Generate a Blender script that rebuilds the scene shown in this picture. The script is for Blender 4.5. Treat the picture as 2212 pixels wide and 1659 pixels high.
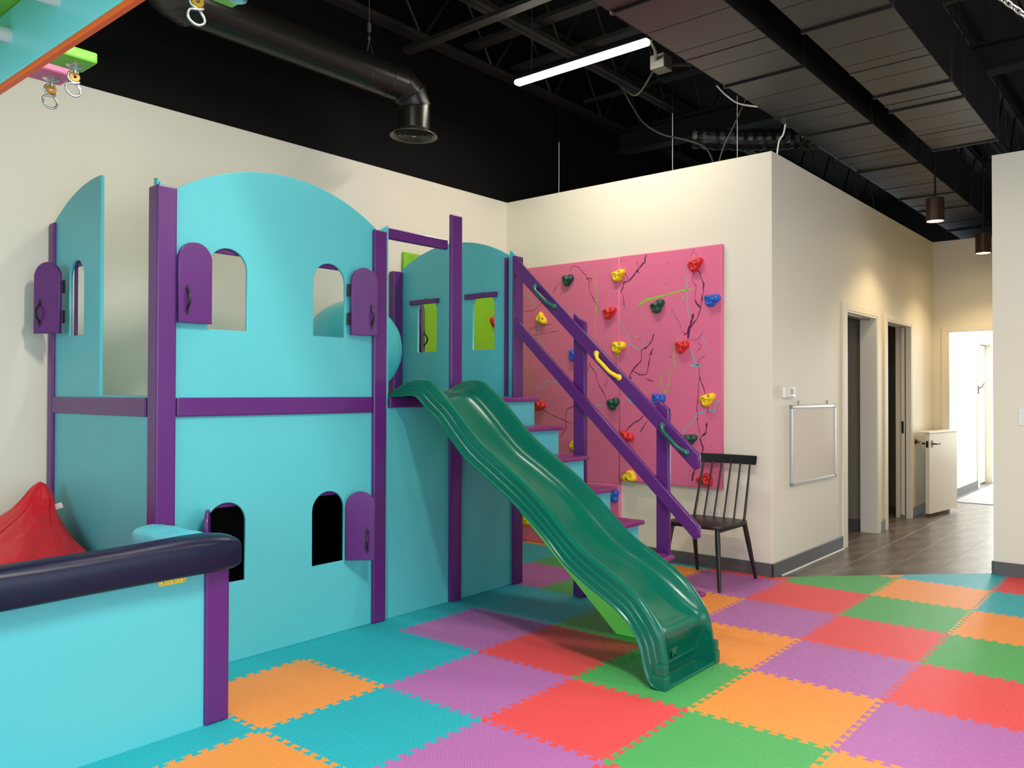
import bpy, bmesh, math, random
from mathutils import Vector, Matrix
from math import sin, cos, pi, radians, atan2, sqrt

for o in list(bpy.data.objects):
    bpy.data.objects.remove(o, do_unlink=True)
scene = bpy.context.scene
COL = scene.collection

# ------------------------------------------------------------ camera, world, light, exposure
cam_data = bpy.data.cameras.new('camera')
cam = bpy.data.objects.new('camera', cam_data); COL.objects.link(cam)
CAM_H = 1.3287
yaw, pitch, roll = 0.66630, 0.0113, 0.0014
fwd = Vector((cos(yaw)*cos(pitch), sin(yaw)*cos(pitch), sin(pitch)))
right0 = Vector((sin(yaw), -cos(yaw), 0)); up0 = right0.cross(fwd)
right = right0*cos(roll) + up0*sin(roll); up = -right0*sin(roll) + up0*cos(roll)
mw = Matrix((right, up, -fwd)).transposed().to_4x4(); mw.translation = Vector((0, 0, CAM_H))
cam.matrix_world = mw
cam_data.sensor_fit = 'HORIZONTAL'; cam_data.sensor_width = 36.0
cam_data.lens = 1735.06/2212*36.0
cam_data.shift_x = -119.43/2212; cam_data.shift_y = -0.44/2212
cam_data.clip_start = 0.02; cam_data.clip_end = 100
scene.camera = cam

scene.view_settings.view_transform = 'Standard'
scene.view_settings.look = 'None'
scene.view_settings.gamma = 1.0
scene.view_settings.use_curve_mapping = False
scene.view_settings.exposure = 0.0
scene.cycles.use_denoising = True
scene.cycles.max_bounces = 8
scene.cycles.diffuse_bounces = 5
scene.cycles.sample_clamp_indirect = 6.0

world = bpy.data.worlds.new('daylight'); scene.world = world
world.use_nodes = True
wn = world.node_tree.nodes; wn.clear()
wo = wn.new('ShaderNodeOutputWorld'); wb = wn.new('ShaderNodeBackground')
wb.inputs[0].default_value = (0.80, 0.90, 1.0, 1); wb.inputs[1].default_value = 1.0
world.node_tree.links.new(wb.outputs[0], wo.inputs[0])

def area(name, loc, target, sx, sy, power, col, spread=180):
    d = bpy.data.lights.new(name, 'AREA'); d.shape = 'RECTANGLE'; d.size = sx; d.size_y = sy
    d.energy = power; d.color = col; d.spread = radians(spread)
    o = bpy.data.objects.new(name, d); COL.objects.link(o); o.location = loc
    v = Vector(target) - Vector(loc)
    o.rotation_euler = v.to_track_quat('-Z', 'Y').to_euler()
    return o
WARM = (1.0, 0.91, 0.77)
NEUT = (1.0, 0.95, 0.87)
COOL = (0.78, 0.90, 1.0)
# daylight from the shop windows behind and left of the camera
area('window_light_front', (1.0, -3.4, 1.6), (1.6, 2, 1.3), 6.0, 2.6, 150, COOL)
area('window_light_side', (-3.4, 1.0, 1.6), (2, 1.4, 1.1), 4.0, 2.6, 128, COOL)
# the other strip lights of the room, in rows beyond the frame
area('strip_light_row', (2.5, 3.1, 3.70), (2.5, 3.1, 0), 0.07, 1.2, 21, WARM)
area('strip_light_row', (1.5, 0.8, 3.70), (1.5, 0.8, 0), 0.07, 1.2, 150, NEUT)
area('strip_light_row', (-1.1, 0.6, 3.70), (-1.1, 0.6, 0), 0.07, 1.2, 25, NEUT)
area('strip_light_row', (3.9, -0.2, 3.25), (3.9, -0.2, 0), 0.07, 1.2, 42, NEUT)
# daylight at the far end of the hallway
area('entry_daylight', (14.2, 1.3, 1.5), (10, 1.6, 0.9), 2.4, 2.4, 165, (0.88, 0.95, 1.0))
area('entry_fill_light', (11.8, 1.6, 2.9), (11.8, 1.7, 0), 2.0, 1.2, 50, (0.97, 0.98, 1.0))  # unseen light added under the entry ceiling to whiten the corridor

# ------------------------------------------------------------ materials
def lin(c):
    r = []
    for v in c:
        v = v/255.0
        r.append(v/12.92 if v <= 0.04045 else ((v+0.055)/1.055)**2.4)
    return tuple(r)
def mat(name, rgb, rough=0.5, metal=0.0, noise=0.0, nscale=8.0, bump=0.0, bscale=60.0, bdist=0.002, spec=0.5, emit=None, es=0.0, coat=0.0, srgb=True, alpha=None, var=None):
    m = bpy.data.materials.new(name); m.use_nodes = True
    nt = m.node_tree; n = nt.nodes; b = n['Principled BSDF']
    c = lin(rgb) if srgb else rgb
    b.inputs['Base Color'].default_value = (*c, 1)
    b.inputs['Roughness'].default_value = rough
    b.inputs['Metallic'].default_value = metal
    b.inputs['Specular IOR Level'].default_value = spec
    if coat: b.inputs['Coat Weight'].default_value = coat; b.inputs['Coat Roughness'].default_value = 0.12
    tc = n.new('ShaderNodeTexCoord')
    if noise:
        nz = n.new('ShaderNodeTexNoise'); nz.inputs['Scale'].default_value = nscale; nz.inputs['Detail'].default_value = 4
        nt.links.new(tc.outputs['Object'], nz.inputs['Vector'])
        mp = n.new('ShaderNodeMapRange'); mp.inputs[3].default_value = 1-noise; mp.inputs[4].default_value = 1+noise
        nt.links.new(nz.outputs['Fac'], mp.inputs[0])
        hs = n.new('ShaderNodeHueSaturation'); hs.inputs['Color'].default_value = (*c, 1)
        nt.links.new(mp.outputs[0], hs.inputs['Value']); nt.links.new(hs.outputs[0], b.inputs['Base Color'])
    if bump:
        nb = n.new('ShaderNodeTexNoise'); nb.inputs['Scale'].default_value = bscale; nb.inputs['Detail'].default_value = 3
        nt.links.new(tc.outputs['Object'], nb.inputs['Vector'])
        bp = n.new('ShaderNodeBump'); bp.inputs['Strength'].default_value = bump; bp.inputs['Distance'].default_value = bdist
        nt.links.new(nb.outputs['Fac'], bp.inputs['Height']); nt.links.new(bp.outputs[0], b.inputs['Normal'])
    if emit:
        b.inputs['Emission Color'].default_value = (*emit, 1); b.inputs['Emission Strength'].default_value = es
    return m
M = {}
M['cream'] = mat('cream_wall_paint', (228, 221, 203), 0.55, noise=0.015, nscale=1.5, bump=0.12, bscale=220)
M['black_wall'] = mat('black_wall_paint', (11, 10, 9), 0.8, spec=0.15, noise=0.1, nscale=2, bump=0.1, bscale=200)
M['deck'] = mat('black_roof_deck', (13, 12, 13), 0.75)
M['joist'] = mat('black_joist_steel', (48, 44, 41), 0.5, noise=0.2, nscale=6)
M['duct'] = mat('black_painted_duct', (21, 18, 17), 0.42, noise=0.18, nscale=3, bump=0.1, bscale=12)
M['pipe'] = mat('black_spiral_duct', (34, 32, 29), 0.3, metal=0.35, noise=0.12, nscale=4)
M['diffuser'] = mat('dark_diffuser_metal', (62, 58, 50), 0.35, metal=0.3)
M['base'] = mat('charcoal_vinyl_base', (88, 87, 88), 0.5, noise=0.04)
M['white'] = mat('white_trim_paint', (226, 222, 210), 0.35, noise=0.01)
M['white_plastic'] = mat('white_plastic', (232, 230, 222), 0.35)
M['teal'] = mat('teal_paint', (88, 190, 198), 0.42, noise=0.02, nscale=2.5, bump=0.08, bscale=90)
M['teal_edge'] = mat('teal_vinyl', (88, 196, 212), 0.38)
M['purple'] = mat('purple_paint', (92, 33, 112), 0.3, noise=0.05, nscale=7, bump=0.1, bscale=120)
M['plum'] = mat('plum_tread_paint', (126, 48, 114), 0.3, noise=0.06, nscale=6, bump=0.1, bscale=120)
M['teal_board'] = mat('light_teal_board_plastic', (124, 226, 232), 0.35)
M['black_iron'] = mat('black_iron', (18, 17, 18), 0.4, spec=0.5)
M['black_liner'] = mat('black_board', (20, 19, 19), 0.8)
M['navy'] = mat('navy_vinyl', (17, 19, 50), 0.34, spec=0.35, bump=0.25, bscale=9, noise=0.06)
M['slide'] = mat('green_slide_plastic', (8, 100, 80), 0.24, noise=0.05, nscale=5, bump=0.04, bscale=160, spec=0.38)
M['lime_plank'] = mat('lime_board_paint', (120, 232, 92), 0.4)
M['pink'] = mat('pink_board_paint', (228, 112, 150), 0.4, noise=0.03, nscale=3)
M['lime'] = mat('lime_board_paint_dark', (132, 204, 36), 0.4, noise=0.03, nscale=3)
M['sp_p'] = mat('purple_splatter', (92, 30, 76), 0.4)
M['sp_g'] = mat('lime_splatter', (140, 205, 60), 0.4)
M['sp_t'] = mat('teal_splatter', (105, 195, 195), 0.4)
M['sp_o'] = mat('orange_splatter', (225, 140, 40), 0.4)
M['hold_red'] = mat('red_hold_resin', (218, 36, 36), 0.4, bump=0.25, bscale=260)
M['hold_blue'] = mat('blue_hold_resin', (36, 92, 200), 0.4, bump=0.25, bscale=260)
M['hold_yellow'] = mat('yellow_hold_resin', (248, 208, 26), 0.4, bump=0.25, bscale=260)
M['hold_green'] = mat('dark_green_hold_resin', (26, 76, 62), 0.42, bump=0.25, bscale=260)
M['grip_green'] = mat('dark_green_grip_plastic', (26, 92, 82), 0.3)
M['chrome'] = mat('polished_steel', (215, 215, 215), 0.28, metal=1.0)
M['silver'] = mat('brushed_aluminium', (190, 192, 194), 0.35, metal=0.9)
M['galv'] = mat('galvanised_steel', (150, 148, 142), 0.45, metal=0.8)
M['board'] = mat('whiteboard_enamel', (222, 214, 204), 0.12, spec=0.6)
M['chair'] = mat('black_chair_paint', (26, 25, 25), 0.38, noise=0.06)
M['red_fabric'] = mat('red_nylon', (206, 22, 34), 0.42, bump=0.9, bscale=6, bdist=0.03, noise=0.06, nscale=5)
M['yellow'] = mat('yellow_plastic', (240, 208, 60), 0.4)
M['orange_edge'] = mat('orange_edge_banding', (246, 104, 24), 0.4)
M['ochre'] = mat('ochre_bushing', (224, 160, 30), 0.4)
M['lime_beam'] = mat('lime_beam_paint', (128, 214, 58), 0.35)
M['green_panel'] = mat('green_panel_paint', (128, 216, 62), 0.4)
M['pink_beam'] = mat('pink_beam_paint', (236, 120, 170), 0.35)
M['rung'] = mat('white_rung_pipe', (228, 228, 228), 0.35)
M['ball'] = mat('teal_exercise_ball', (80, 190, 195), 0.3)
M['led'] = mat('led_strip_lens', (255, 250, 235), 0.4, emit=(1.0, 0.93, 0.78), es=22)
M['lamp'] = mat('pendant_lamp_glow', (255, 240, 210), 0.4, emit=(1.0, 0.80, 0.48), es=42)
M['bronze'] = mat('black_bronze_pendant', (70, 52, 38), 0.4, metal=0.3)
M['cable_grey'] = mat('grey_cable', (58, 56, 52), 0.5)
M['cable_white'] = mat('white_cable', (225, 222, 214), 0.5)
M['lcd'] = mat('lcd_screen', (150, 155, 135), 0.3)
M['foil'] = mat('foil_duct_wrap', (120, 120, 120), 0.35, metal=0.8, bump=0.8, bscale=40)
M['room_shade'] = mat('painted_room_shade', (140, 132, 118), 0.6)  # cream darkened so the wall colour carries the side rooms' shade
M['stripe_mat'] = mat('grey_entry_mat', (170, 172, 178), 0.8, noise=0.2, nscale=20)
M['stripe_pink'] = mat('pink_entry_mat_stripe', (226, 176, 196), 0.8)

def mat_foam(name, rgb):
    """EVA foam with diagonal thatched ribs (fine relief)"""
    m = mat(name, rgb, 0.46, noise=0.03, nscale=6)
    nt = m.node_tree; n = nt.nodes; L = nt.links; b = n['Principled BSDF']
    tc = n.new('ShaderNodeTexCoord'); sp = n.new('ShaderNodeSeparateXYZ'); L.new(tc.outputs['Object'], sp.inputs[0])
    def math_(op, a, b_=None):
        k = n.new('ShaderNodeMath'); k.operation = op
        for i, v in enumerate((a, b_)):
            if v is None: continue
            if isinstance(v, (int, float)): k.inputs[i].default_value = v
            else: L.new(v, k.inputs[i])
        return k.outputs[0]
    s = math_('ADD', sp.outputs[0], sp.outputs[1]); d = math_('SUBTRACT', sp.outputs[0], sp.outputs[1])
    k = 2*pi/(0.0096*sqrt(2))
    w1 = math_('SINE', math_('MULTIPLY', d, k))
    w2 = math_('SINE', math_('MULTIPLY', s, k))
    h = math_('ADD', w1, math_('MULTIPLY', math_('MULTIPLY', w2, w1), 0.45))
    bp = n.new('ShaderNodeBump'); bp.inputs['Strength'].default_value = 0.9; bp.inputs['Distance'].default_value = 0.0016
    L.new(h, bp.inputs['Height']); L.new(bp.outputs[0], b.inputs['Normal'])
    return m
for k_, c_ in {'orange': (252, 152, 62), 'teal': (34, 178, 190), 'purple': (184, 108, 176), 'red': (238, 76, 78), 'green': (78, 172, 92)}.items():
    M['foam_'+k_] = mat_foam(k_+'_foam', c_)

def mat_vinyl():
    m = mat('grey_brown_vinyl', (108, 98, 90), 0.32)
    nt = m.node_tree; n = nt.nodes; L = nt.links; b = n['Principled BSDF']
    tc = n.new('ShaderNodeTexCoord'); mp = n.new('ShaderNodeMapping'); mp.inputs['Scale'].default_value = (1.4, 3.0, 1)
    L.new(tc.outputs['Object'], mp.inputs[0])
    nz = n.new('ShaderNodeTexNoise'); nz.inputs['Scale'].default_value = 2.4; nz.inputs['Detail'].default_value = 6
    L.new(mp.outputs[0], nz.inputs['Vector'])
    cr = n.new('ShaderNodeValToRGB'); cr.color_ramp.elements[0].position = 0.3; cr.color_ramp.elements[1].position = 0.72
    cr.color_ramp.elements[0].color = (*lin((82, 72, 66)), 1); cr.color_ramp.elements[1].color = (*lin((132, 122, 112)), 1)
    L.new(nz.outputs['Fac'], cr.inputs[0]); L.new(cr.outputs[0], b.inputs['Base Color'])
    return m
M['vinyl'] = mat_vinyl()

# ------------------------------------------------------------ helpers
ORIGIN = {}
def thing(name, label, cat, loc, group=None):
    o = bpy.data.objects.new(name, None); o.empty_display_size = 0.1; COL.objects.link(o)
    o.location = loc; ORIGIN[o.name] = Vector(loc)
    o['label'] = label; o['category'] = cat
    if group: o['group'] = group
    return o
def structure(name, loc=(0, 0, 0)):
    o = bpy.data.objects.new(name, None); COL.objects.link(o); o.location = loc; ORIGIN[o.name] = Vector(loc)
    o['kind'] = 'structure'; return o
def put(name, me, m, parent=None, label=None, cat=None, group=None, kind=None, origin=None, smooth=None):
    """links a mesh given in world coordinates as one object under its parent"""
    o = bpy.data.objects.new(name, me)
    base = Vector((0, 0, 0)) if parent is None else ORIGIN[parent.name]
    org = Vector(origin) if origin is not None else base.copy()
    me.transform(Matrix.Translation(-org))
    if not me.materials: me.materials.append(m)
    COL.objects.link(o); ORIGIN[o.name] = org
    o.location = org - base if parent is not None else org
    if parent is not None: o.parent = parent
    if smooth is not None:
        me.shade_smooth(); me.set_sharp_from_angle(angle=radians(smooth))
    if label: o['label'] = label
    if cat: o['category'] = cat
    if group: o['group'] = group
    if kind: o['kind'] = kind
    return o
def tome(bm, name='mesh'):
    me = bpy.data.meshes.new(name); bm.normal_update(); bm.to_mesh(me); bm.free(); return me
def bm_box(bm, x0, x1, y0, y1, z0, z1, bev=0.0, seg=1, mtx=None):
    r = bmesh.ops.create_cube(bm, size=1.0)
    vs = r['verts']
    for v in vs:
        v.co = Vector((x0+(x1-x0)*(v.co.x+.5), y0+(y1-y0)*(v.co.y+.5), z0+(z1-z0)*(v.co.z+.5)))
    if bev:
        es = list({e for v in vs for e in v.link_edges})
        r = bmesh.ops.bevel(bm, geom=es, offset=bev, segments=seg, profile=0.5, affect='EDGES')
        vs = list({v for f in r['faces'] for v in f.verts} | {v for v in vs if v.is_valid})
    if mtx is not None: bmesh.ops.transform(bm, matrix=mtx, verts=vs)
def box(x0, x1, y0, y1, z0, z1, bev=0.0, seg=1, mtx=None):
    bm = bmesh.new(); bm_box(bm, x0, x1, y0, y1, z0, z1, bev, seg, mtx); return tome(bm)
def boxes(L, bev=0.0):
    bm = bmesh.new()
    for b in L: bm_box(bm, *b, bev=bev)
    return tome(bm)
def panel(outer, holes, t, bev, mtx):
    """flat board with holes; outline in (u, v), thickness along w from 0 to t; mtx maps (u, v, w) to world"""
    cu = bpy.data.curves.new('outline', 'CURVE'); cu.dimensions = '2D'; cu.fill_mode = 'BOTH'
    for pts in [outer]+holes:
        sp = cu.splines.new('POLY'); sp.points.add(len(pts)-1); sp.use_cyclic_u = True
        for p, q in zip(sp.points, pts): p.co = (q[0], q[1], 0, 1)
    cu.extrude = t/2-bev; cu.bevel_depth = bev; cu.offset = -bev; cu.bevel_resolution = 1
    ob = bpy.data.objects.new('tmp', cu); COL.objects.link(ob)
    me = bpy.data.meshes.new_from_object(ob.evaluated_get(bpy.context.evaluated_depsgraph_get()))
    bpy.data.objects.remove(ob); bpy.data.curves.remove(cu)
    me.transform(Matrix.Translation((0, 0, t/2)))
    me.transform(mtx)
    me.materials.clear()
    bm = bmesh.new(); bm.from_mesh(me); bmesh.ops.remove_doubles(bm, verts=bm.verts, dist=1e-5)
    bmesh.ops.recalc_face_normals(bm, faces=bm.faces); bm.to_mesh(me); bm.free()
    return me
def arch(u0, u1, v0, v1, n=14):
    """round-headed opening, top at v1"""
    r = (u1-u0)/2; c = (u0+u1)/2; s = v1-r
    return [(u0, v0), (u1, v0)] + [(c+r*cos(pi*i/n), s+r*sin(pi*i/n)) for i in range(n+1)]
def tube(path, r, n=8, caps=True, closed=False, flat=None):
    """round tube along a list of points; r a number or a list"""
    bm = bmesh.new(); P = [Vector(p) for p in path]; N = len(P); rings = []
    R = r if isinstance(r, (list, tuple)) else [r]*N
    prev = None
    for i in range(N):
        if closed: t = (P[(i+1) % N]-P[i-1])
        else: t = P[min(i+1, N-1)]-P[max(i-1, 0)]
        t.normalize()
        if prev is None:
            a = Vector((0, 0, 1)) if abs(t.z) < 0.9 else Vector((1, 0, 0))
            u = t.cross(a).normalized()
        else:
            u = (prev - t*prev.dot(t)).normalized()
        prev = u; w = t.cross(u)
        rings.append([bm.verts.new(P[i]+(u*cos(2*pi*k/n)+w*sin(2*pi*k/n))*R[i]) for k in range(n)])
    for i in range(N if closed else N-1):
        a, b = rings[i], rings[(i+1) % N]
        for k in range(n): bm.faces.new((a[k], a[(k+1) % n], b[(k+1) % n], b[k]))
    if caps and not closed:
        bm.faces.new(rings[0][::-1]); bm.faces.new(rings[-1])
    bmesh.ops.recalc_face_normals(bm, faces=bm.faces)
    return bm
def tube_me(path, r, n=8, **k): return tome(tube(path, r, n, **k))
def lathe(prof, n=24, axis_o=(0, 0, 0), mtx=None, cap=True):
    bm = bmesh.new(); rings = []
    for r, z in prof:
        rings.append([bm.verts.new((r*cos(2*pi*k/n), r*sin(2*pi*k/n), z)) for k in range(n)] if r > 1e-5 else [bm.verts.new((0, 0, z))])
    for a, b in zip(rings, rings[1:]):
        for k in range(n):
            if len(a) == 1 and len(b) == 1: continue
            if len(a) == 1: bm.faces.new((a[0], b[(k+1) % n], b[k]))
            elif len(b) == 1: bm.faces.new((a[k], a[(k+1) % n], b[0]))
            else: bm.faces.new((a[k], a[(k+1) % n], b[(k+1) % n], b[k]))
    if cap:
        for q in (rings[0], rings[-1]):
            if len(q) > 2: bm.faces.new(q)
    bmesh.ops.recalc_face_normals(bm, faces=bm.faces)
    me = tome(bm)
    if mtx is not None: me.transform(mtx)
    me.transform(Matrix.Translation(axis_o))
    return me
def merge(mes):
    bm = bmesh.new()
    for me in mes: bm.from_mesh(me)
    return tome(bm)
def frame_m(o, u, v, w):
    m = Matrix((Vector(u), Vector(v), Vector(w))).transposed().to_4x4(); m.translation = Vector(o); return m
def smooth_path(P, n):
    """Catmull-Rom resampling of tuples of any length"""
    Q = [P[0]]+list(P)+[P[-1]]; out = []
    for i in range(1, len(Q)-2):
        for k in range(n):
            t = k/n; a, b, c, d = Q[i-1], Q[i], Q[i+1], Q[i+2]
            out.append(tuple(0.5*((2*b[j])+(-a[j]+c[j])*t+(2*a[j]-5*b[j]+4*c[j]-d[j])*t*t+(-a[j]+3*b[j]-3*c[j]+d[j])*t**3) for j in range(len(b))))
    out.append(tuple(P[-1])); return out
def copy_tree(o, parent=None):
    c = o.copy(); COL.objects.link(c)
    if parent is not None: c.parent = parent
    for ch in list(o.children): copy_tree(ch, c)
    return c
XB, YA, YC, XE, YE, XD = 5.49, 5.03, 2.43, 6.60, 1.195, 9.98
TOP = 3.09
# ------------------------------------------------------------ room shell
floor = structure('floor')
put('subfloor', box(-4.2, 15.5, -4.2, 5.2, -0.10, -0.020), M['vinyl'], floor)
# hallway vinyl tiles, one object each (brick bond), sharing one mesh
TW, TL = 0.305, 0.610
vt = box(0.0006, TL-0.0006, 0.0006, TW-0.0006, -0.020, -0.012, bev=0.0004)
first = None
for r in range(-1, 9):
    for c in range(-1, 16):
        x = 5.30 + c*TL + (r % 2)*TL/2; y = 0.95 + r*TW
        if y > 2.42 and not (7.0 < x+TL/2 < 9.2): continue
        if y > 3.2 or y < 0.9: continue
        if x < 6.0 and (x < 5.2 or y+TW < 1.7): continue
        if first is None:
            first = put('tile', vt, M['vinyl'], floor, origin=(0, 0, 0)); o = first
        else:
            o = bpy.data.objects.new('tile', vt); COL.objects.link(o); o.parent = floor
        o.location = (x, y, 0)

wb_ = structure('wall_back', (0, YA, 0))
put('lower_wall', box(-4.2, XB+0.14, YA, YA+0.14, -0.02, TOP), M['cream'], wb_)
put('upper_wall', box(-4.2, 15.5, YA+0.012, YA+0.15, TOP, 4.95), M['black_wall'], wb_)
wr = structure('wall_right', (XB, 3.7, 0))
put('wall_board', boxes([(XB, XB+0.14, YC, YA, -0.02, TOP)], bev=0.002), M['cream'], wr)
wh = structure('wall_hall_left', (7.7, YC, 0))
H1, H2 = (7.035, 7.885), (8.197, 9.045)
put('wall_board', boxes([(XB+0.138, H1[0], YC, YC+0.145, -0.02, TOP), (H1[1], H2[0], YC, YC+0.145, -0.02, TOP), (H2[1], XD+0.12, YC, YC+0.145, -0.02, TOP),
    (H1[0], H1[1], YC, YC+0.145, 2.06, TOP), (H2[0], H2[1], YC, YC+0.145, 2.06, TOP)]), M['cream'], wh)
we = structure('wall_hall_right', (XE, 0, 0))
put('wall_board', boxes([(XE, XE+0.14, -4.2, YE, -0.02, TOP), (XE+0.14, XD, YE-0.14, YE, -0.02, TOP)]), M['cream'], we)
wd = structure('wall_hall_end', (XD, 1.8, 0))
DO = (1.33, 2.27)
put('wall_board', boxes([(XD, XD+0.12, DO[1], YC, -0.02, TOP), (XD, XD+0.12, -1, DO[0], -0.02, TOP), (XD, XD+0.12, DO[0], DO[1], 2.037, TOP)]), M['cream'], wd)
# rooms behind the hallway openings
ws = structure('wall_side_rooms', (8, 3, 0))
put('room_wall', boxes([(7.95, 8.07, YC+0.145, 4.9, -0.02, 2.75), (6.2, 6.3, YC+0.145, 4.9, -0.02, 2.75), (6.2, 11, 4.85, 4.95, -0.02, 2.75), (9.9, 10.0, YC+0.145, 4.9, -0.02, 2.75)]), M['room_shade'], ws)
put('room_ceiling', box(5.64, 10.0, YC+0.145, YA, 2.75, 2.8), M['room_shade'], ws)
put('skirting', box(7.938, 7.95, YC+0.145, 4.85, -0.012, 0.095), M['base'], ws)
# entry beyond the hallway door
wz = structure('wall_entry_left', (12, 2.47, 0))
put('wall_board', boxes([(XD+0.12, 12.60, 2.47, 2.6, -0.02, 3.0), (13.48, 15.5, 2.47, 2.6, -0.02, 3.0), (12.60, 13.48, 2.47, 2.6, 2.06, 3.0)]), M['cream'], wz)
put('skirting', box(XD+0.12, 12.50, 2.458, 2.47, -0.012, 0.095), M['base'], wz)
wz2 = structure('wall_entry_far', (15.4, 1, 0))
put('wall_board', boxes([(15.3, 15.42, -1.2, 2.6, -0.02, 0.35), (15.3, 15.42, -1.2, 0.1, 0.35, 3.0), (15.3, 15.42, 2.3, 2.6, 0.35, 3.0), (10.1, 15.4, -1.2, -1.1, -0.02, 3.0)]), M['cream'], wz2)

def door_casing(name, x0, x1, y, zt, w, right_w, jd, mt='white'):
    d = structure(name, (x0, y, 0))
    put('casing', boxes([(x0-w, x0, y-0.016, y, -0.012, zt+0.058), (x1, x1+right_w, y-0.016, y, -0.012, zt+0.058), (x0, x1, y-0.016, y, zt, zt+0.058)], bev=0.002), M['cream'], d)
    put('jamb', boxes([(x0-0.001, x0+0.018, y-0.012, y+jd, -0.012, zt), (x1-0.018, x1+0.001, y-0.012, y+jd, -0.012, zt), (x0+0.018, x1-0.018, y-0.012, y+jd, zt-0.018, zt)], bev=0.002), M['white'], d)
    return d
d1 = door_casing('door_1', H1[0], H1[1], YC, 2.06, 0.105, 0.085, 0.150)
put('track', boxes([(H1[0]+0.02, H1[1]-0.02, YC+0.05, YC+0.09, 2.032, 2.042)]), M['galv'], d1)
d2 = door_casing('door_2', H2[0], H2[1], YC, 2.06, 0.085, 0.02, 0.150)
put('pocket_door', box(H2[1]-0.045, H2[1]-0.018, YC+0.052, YC+0.088, 0.02, 2.03, bev=0.002), M['white'], d2)
put('groove', boxes([(H2[1]-0.024, H2[1]-0.017, YC+0.044, YC+0.051, -0.01, 2.04), (H2[1]-0.024, H2[1]-0.017, YC+0.089, YC+0.096, -0.01, 2.04)]), M['black_iron'], d2)
put('edge_pull', box(H2[1]-0.047, H2[1]-0.044, YC+0.058, YC+0.082, 0.90, 1.03), M['black_iron'], d2)
put('floor_guide', boxes([(H2[1]-0.06, H2[1]-0.03, YC+0.045, YC+0.095, -0.012, 0.03)]), M['galv'], d2)
d3 = structure('door_3', (XD, DO[1], 0))
put('casing', boxes([(XD-0.016, XD, DO[1], DO[1]+0.065, -0.012, 2.10), (XD-0.016, XD, DO[0]-0.065, DO[0], -0.012, 2.10), (XD-0.016, XD, DO[0], DO[1], 2.037, 2.10)], bev=0.002), M['cream'], d3)
put('jamb', boxes([(XD-0.012, XD+0.13, DO[1]-0.018, DO[1], -0.012, 2.037), (XD-0.012, XD+0.13, DO[0], DO[0]+0.018, -0.012, 2.037)], bev=0.002), M['white'], d3)
d4 = structure('door_4', (13, 2.47, 0))
put('casing', boxes([(12.50, 12.60, 2.452, 2.47, -0.012, 2.10), (13.48, 13.56, 2.452, 2.47, -0.012, 2.10), (12.6, 13.48, 2.452, 2.47, 2.06, 2.10)], bev=0.002), M['white'], d4)
dm = boxes([(12.62, 13.46, 2.545, 2.58, 0.0, 2.04)])
dp = put('door_leaf', dm, M['white'], d4)
for (z0, z1) in ((0.15, 0.62), (0.74, 1.22), (1.34, 1.90)):
    put('door_panel', box(12.72, 13.36, 2.538, 2.545, z0, z1, bev=0.003), M['white'], dp)
put('lever_handle', merge([box(12.505, 12.525, 2.440, 2.452, 1.32, 1.44, bev=0.002), tube_me([(12.52, 2.44, 1.40), (12.54, 2.40, 1.43), (12.60, 2.39, 1.47)], 0.008)]), M['black_iron'], d4)
w1 = structure('window_1', (15.3, 1.2, 0.35))
put('window_frame', boxes([(15.3, 15.36, 0.1, 2.3, 0.35, 0.40), (15.3, 15.36, 0.1, 2.3, 2.95, 3.0), (15.3, 15.36, 1.17, 1.23, 0.4, 2.95), (15.3, 15.36, 0.1, 0.15, 0.4, 2.95), (15.3, 15.36, 2.25, 2.3, 0.4, 2.95)]), M['white'], w1)

def skirt(name, L):
    s = structure(name, (L[0][0], L[0][2], 0)); put('base_strip', boxes(L, bev=0.003), M['base'], s); return s
BH = 0.096
skirt('baseboard_right', [(XB-0.012, XB, YC-0.012, YA-1.30, -0.012, BH)])
skirt('baseboard_hall_left', [(XB-0.012, H1[0]-0.105, YC-0.012, YC, -0.012, BH), (H1[1]+0.085, H2[0]-0.085, YC-0.012, YC, -0.012, BH), (H2[1]+0.02, XD, YC-0.012, YC, -0.012, BH)])
skirt('baseboard_hall_right', [(XE-0.012, XE, -4.0, YE, -0.012, BH), (XE-0.012, XD, YE, YE+0.012, -0.012, BH)])
skirt('baseboard_back', [(-4.0, 1.70, YA-0.012, YA, -0.012, BH)])
tr = structure('trim_1', (5.5, 2.41, 0))
put('threshold_strip', boxes([(5.62, 6.92, YC-0.030, YC-0.013, -0.012, -0.003)], bev=0.002), M['white'], tr)

# window wall behind the camera and left wall (out of frame)
wl = structure('wall_left', (-4, 0, 0))
put('wall_board', boxes([(-4.14, -4.0, -4.2, YA, -0.02, 0.3), (-4.14, -4.0, -4.2, YA, 2.8, 4.95), (-4.14, -4.0, -4.2, -1.6, 0.3, 2.8), (-4.14, -4.0, 3.4, YA, 0.3, 2.8)]), M['cream'], wl)
wf = structure('wall_front', (0, -4, 0))
put('wall_board', boxes([(-4.0, XE, -4.14, -4.0, -0.02, 0.3), (-4.0, 15.4, -4.14, -4.0, 2.9, 4.95), (5.2, XE, -4.14, -4.0, 0.3, 2.9), (-4.0, -3.0, -4.14, -4.0, 0.3, 2.9)]), M['cream'], wf)

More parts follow.
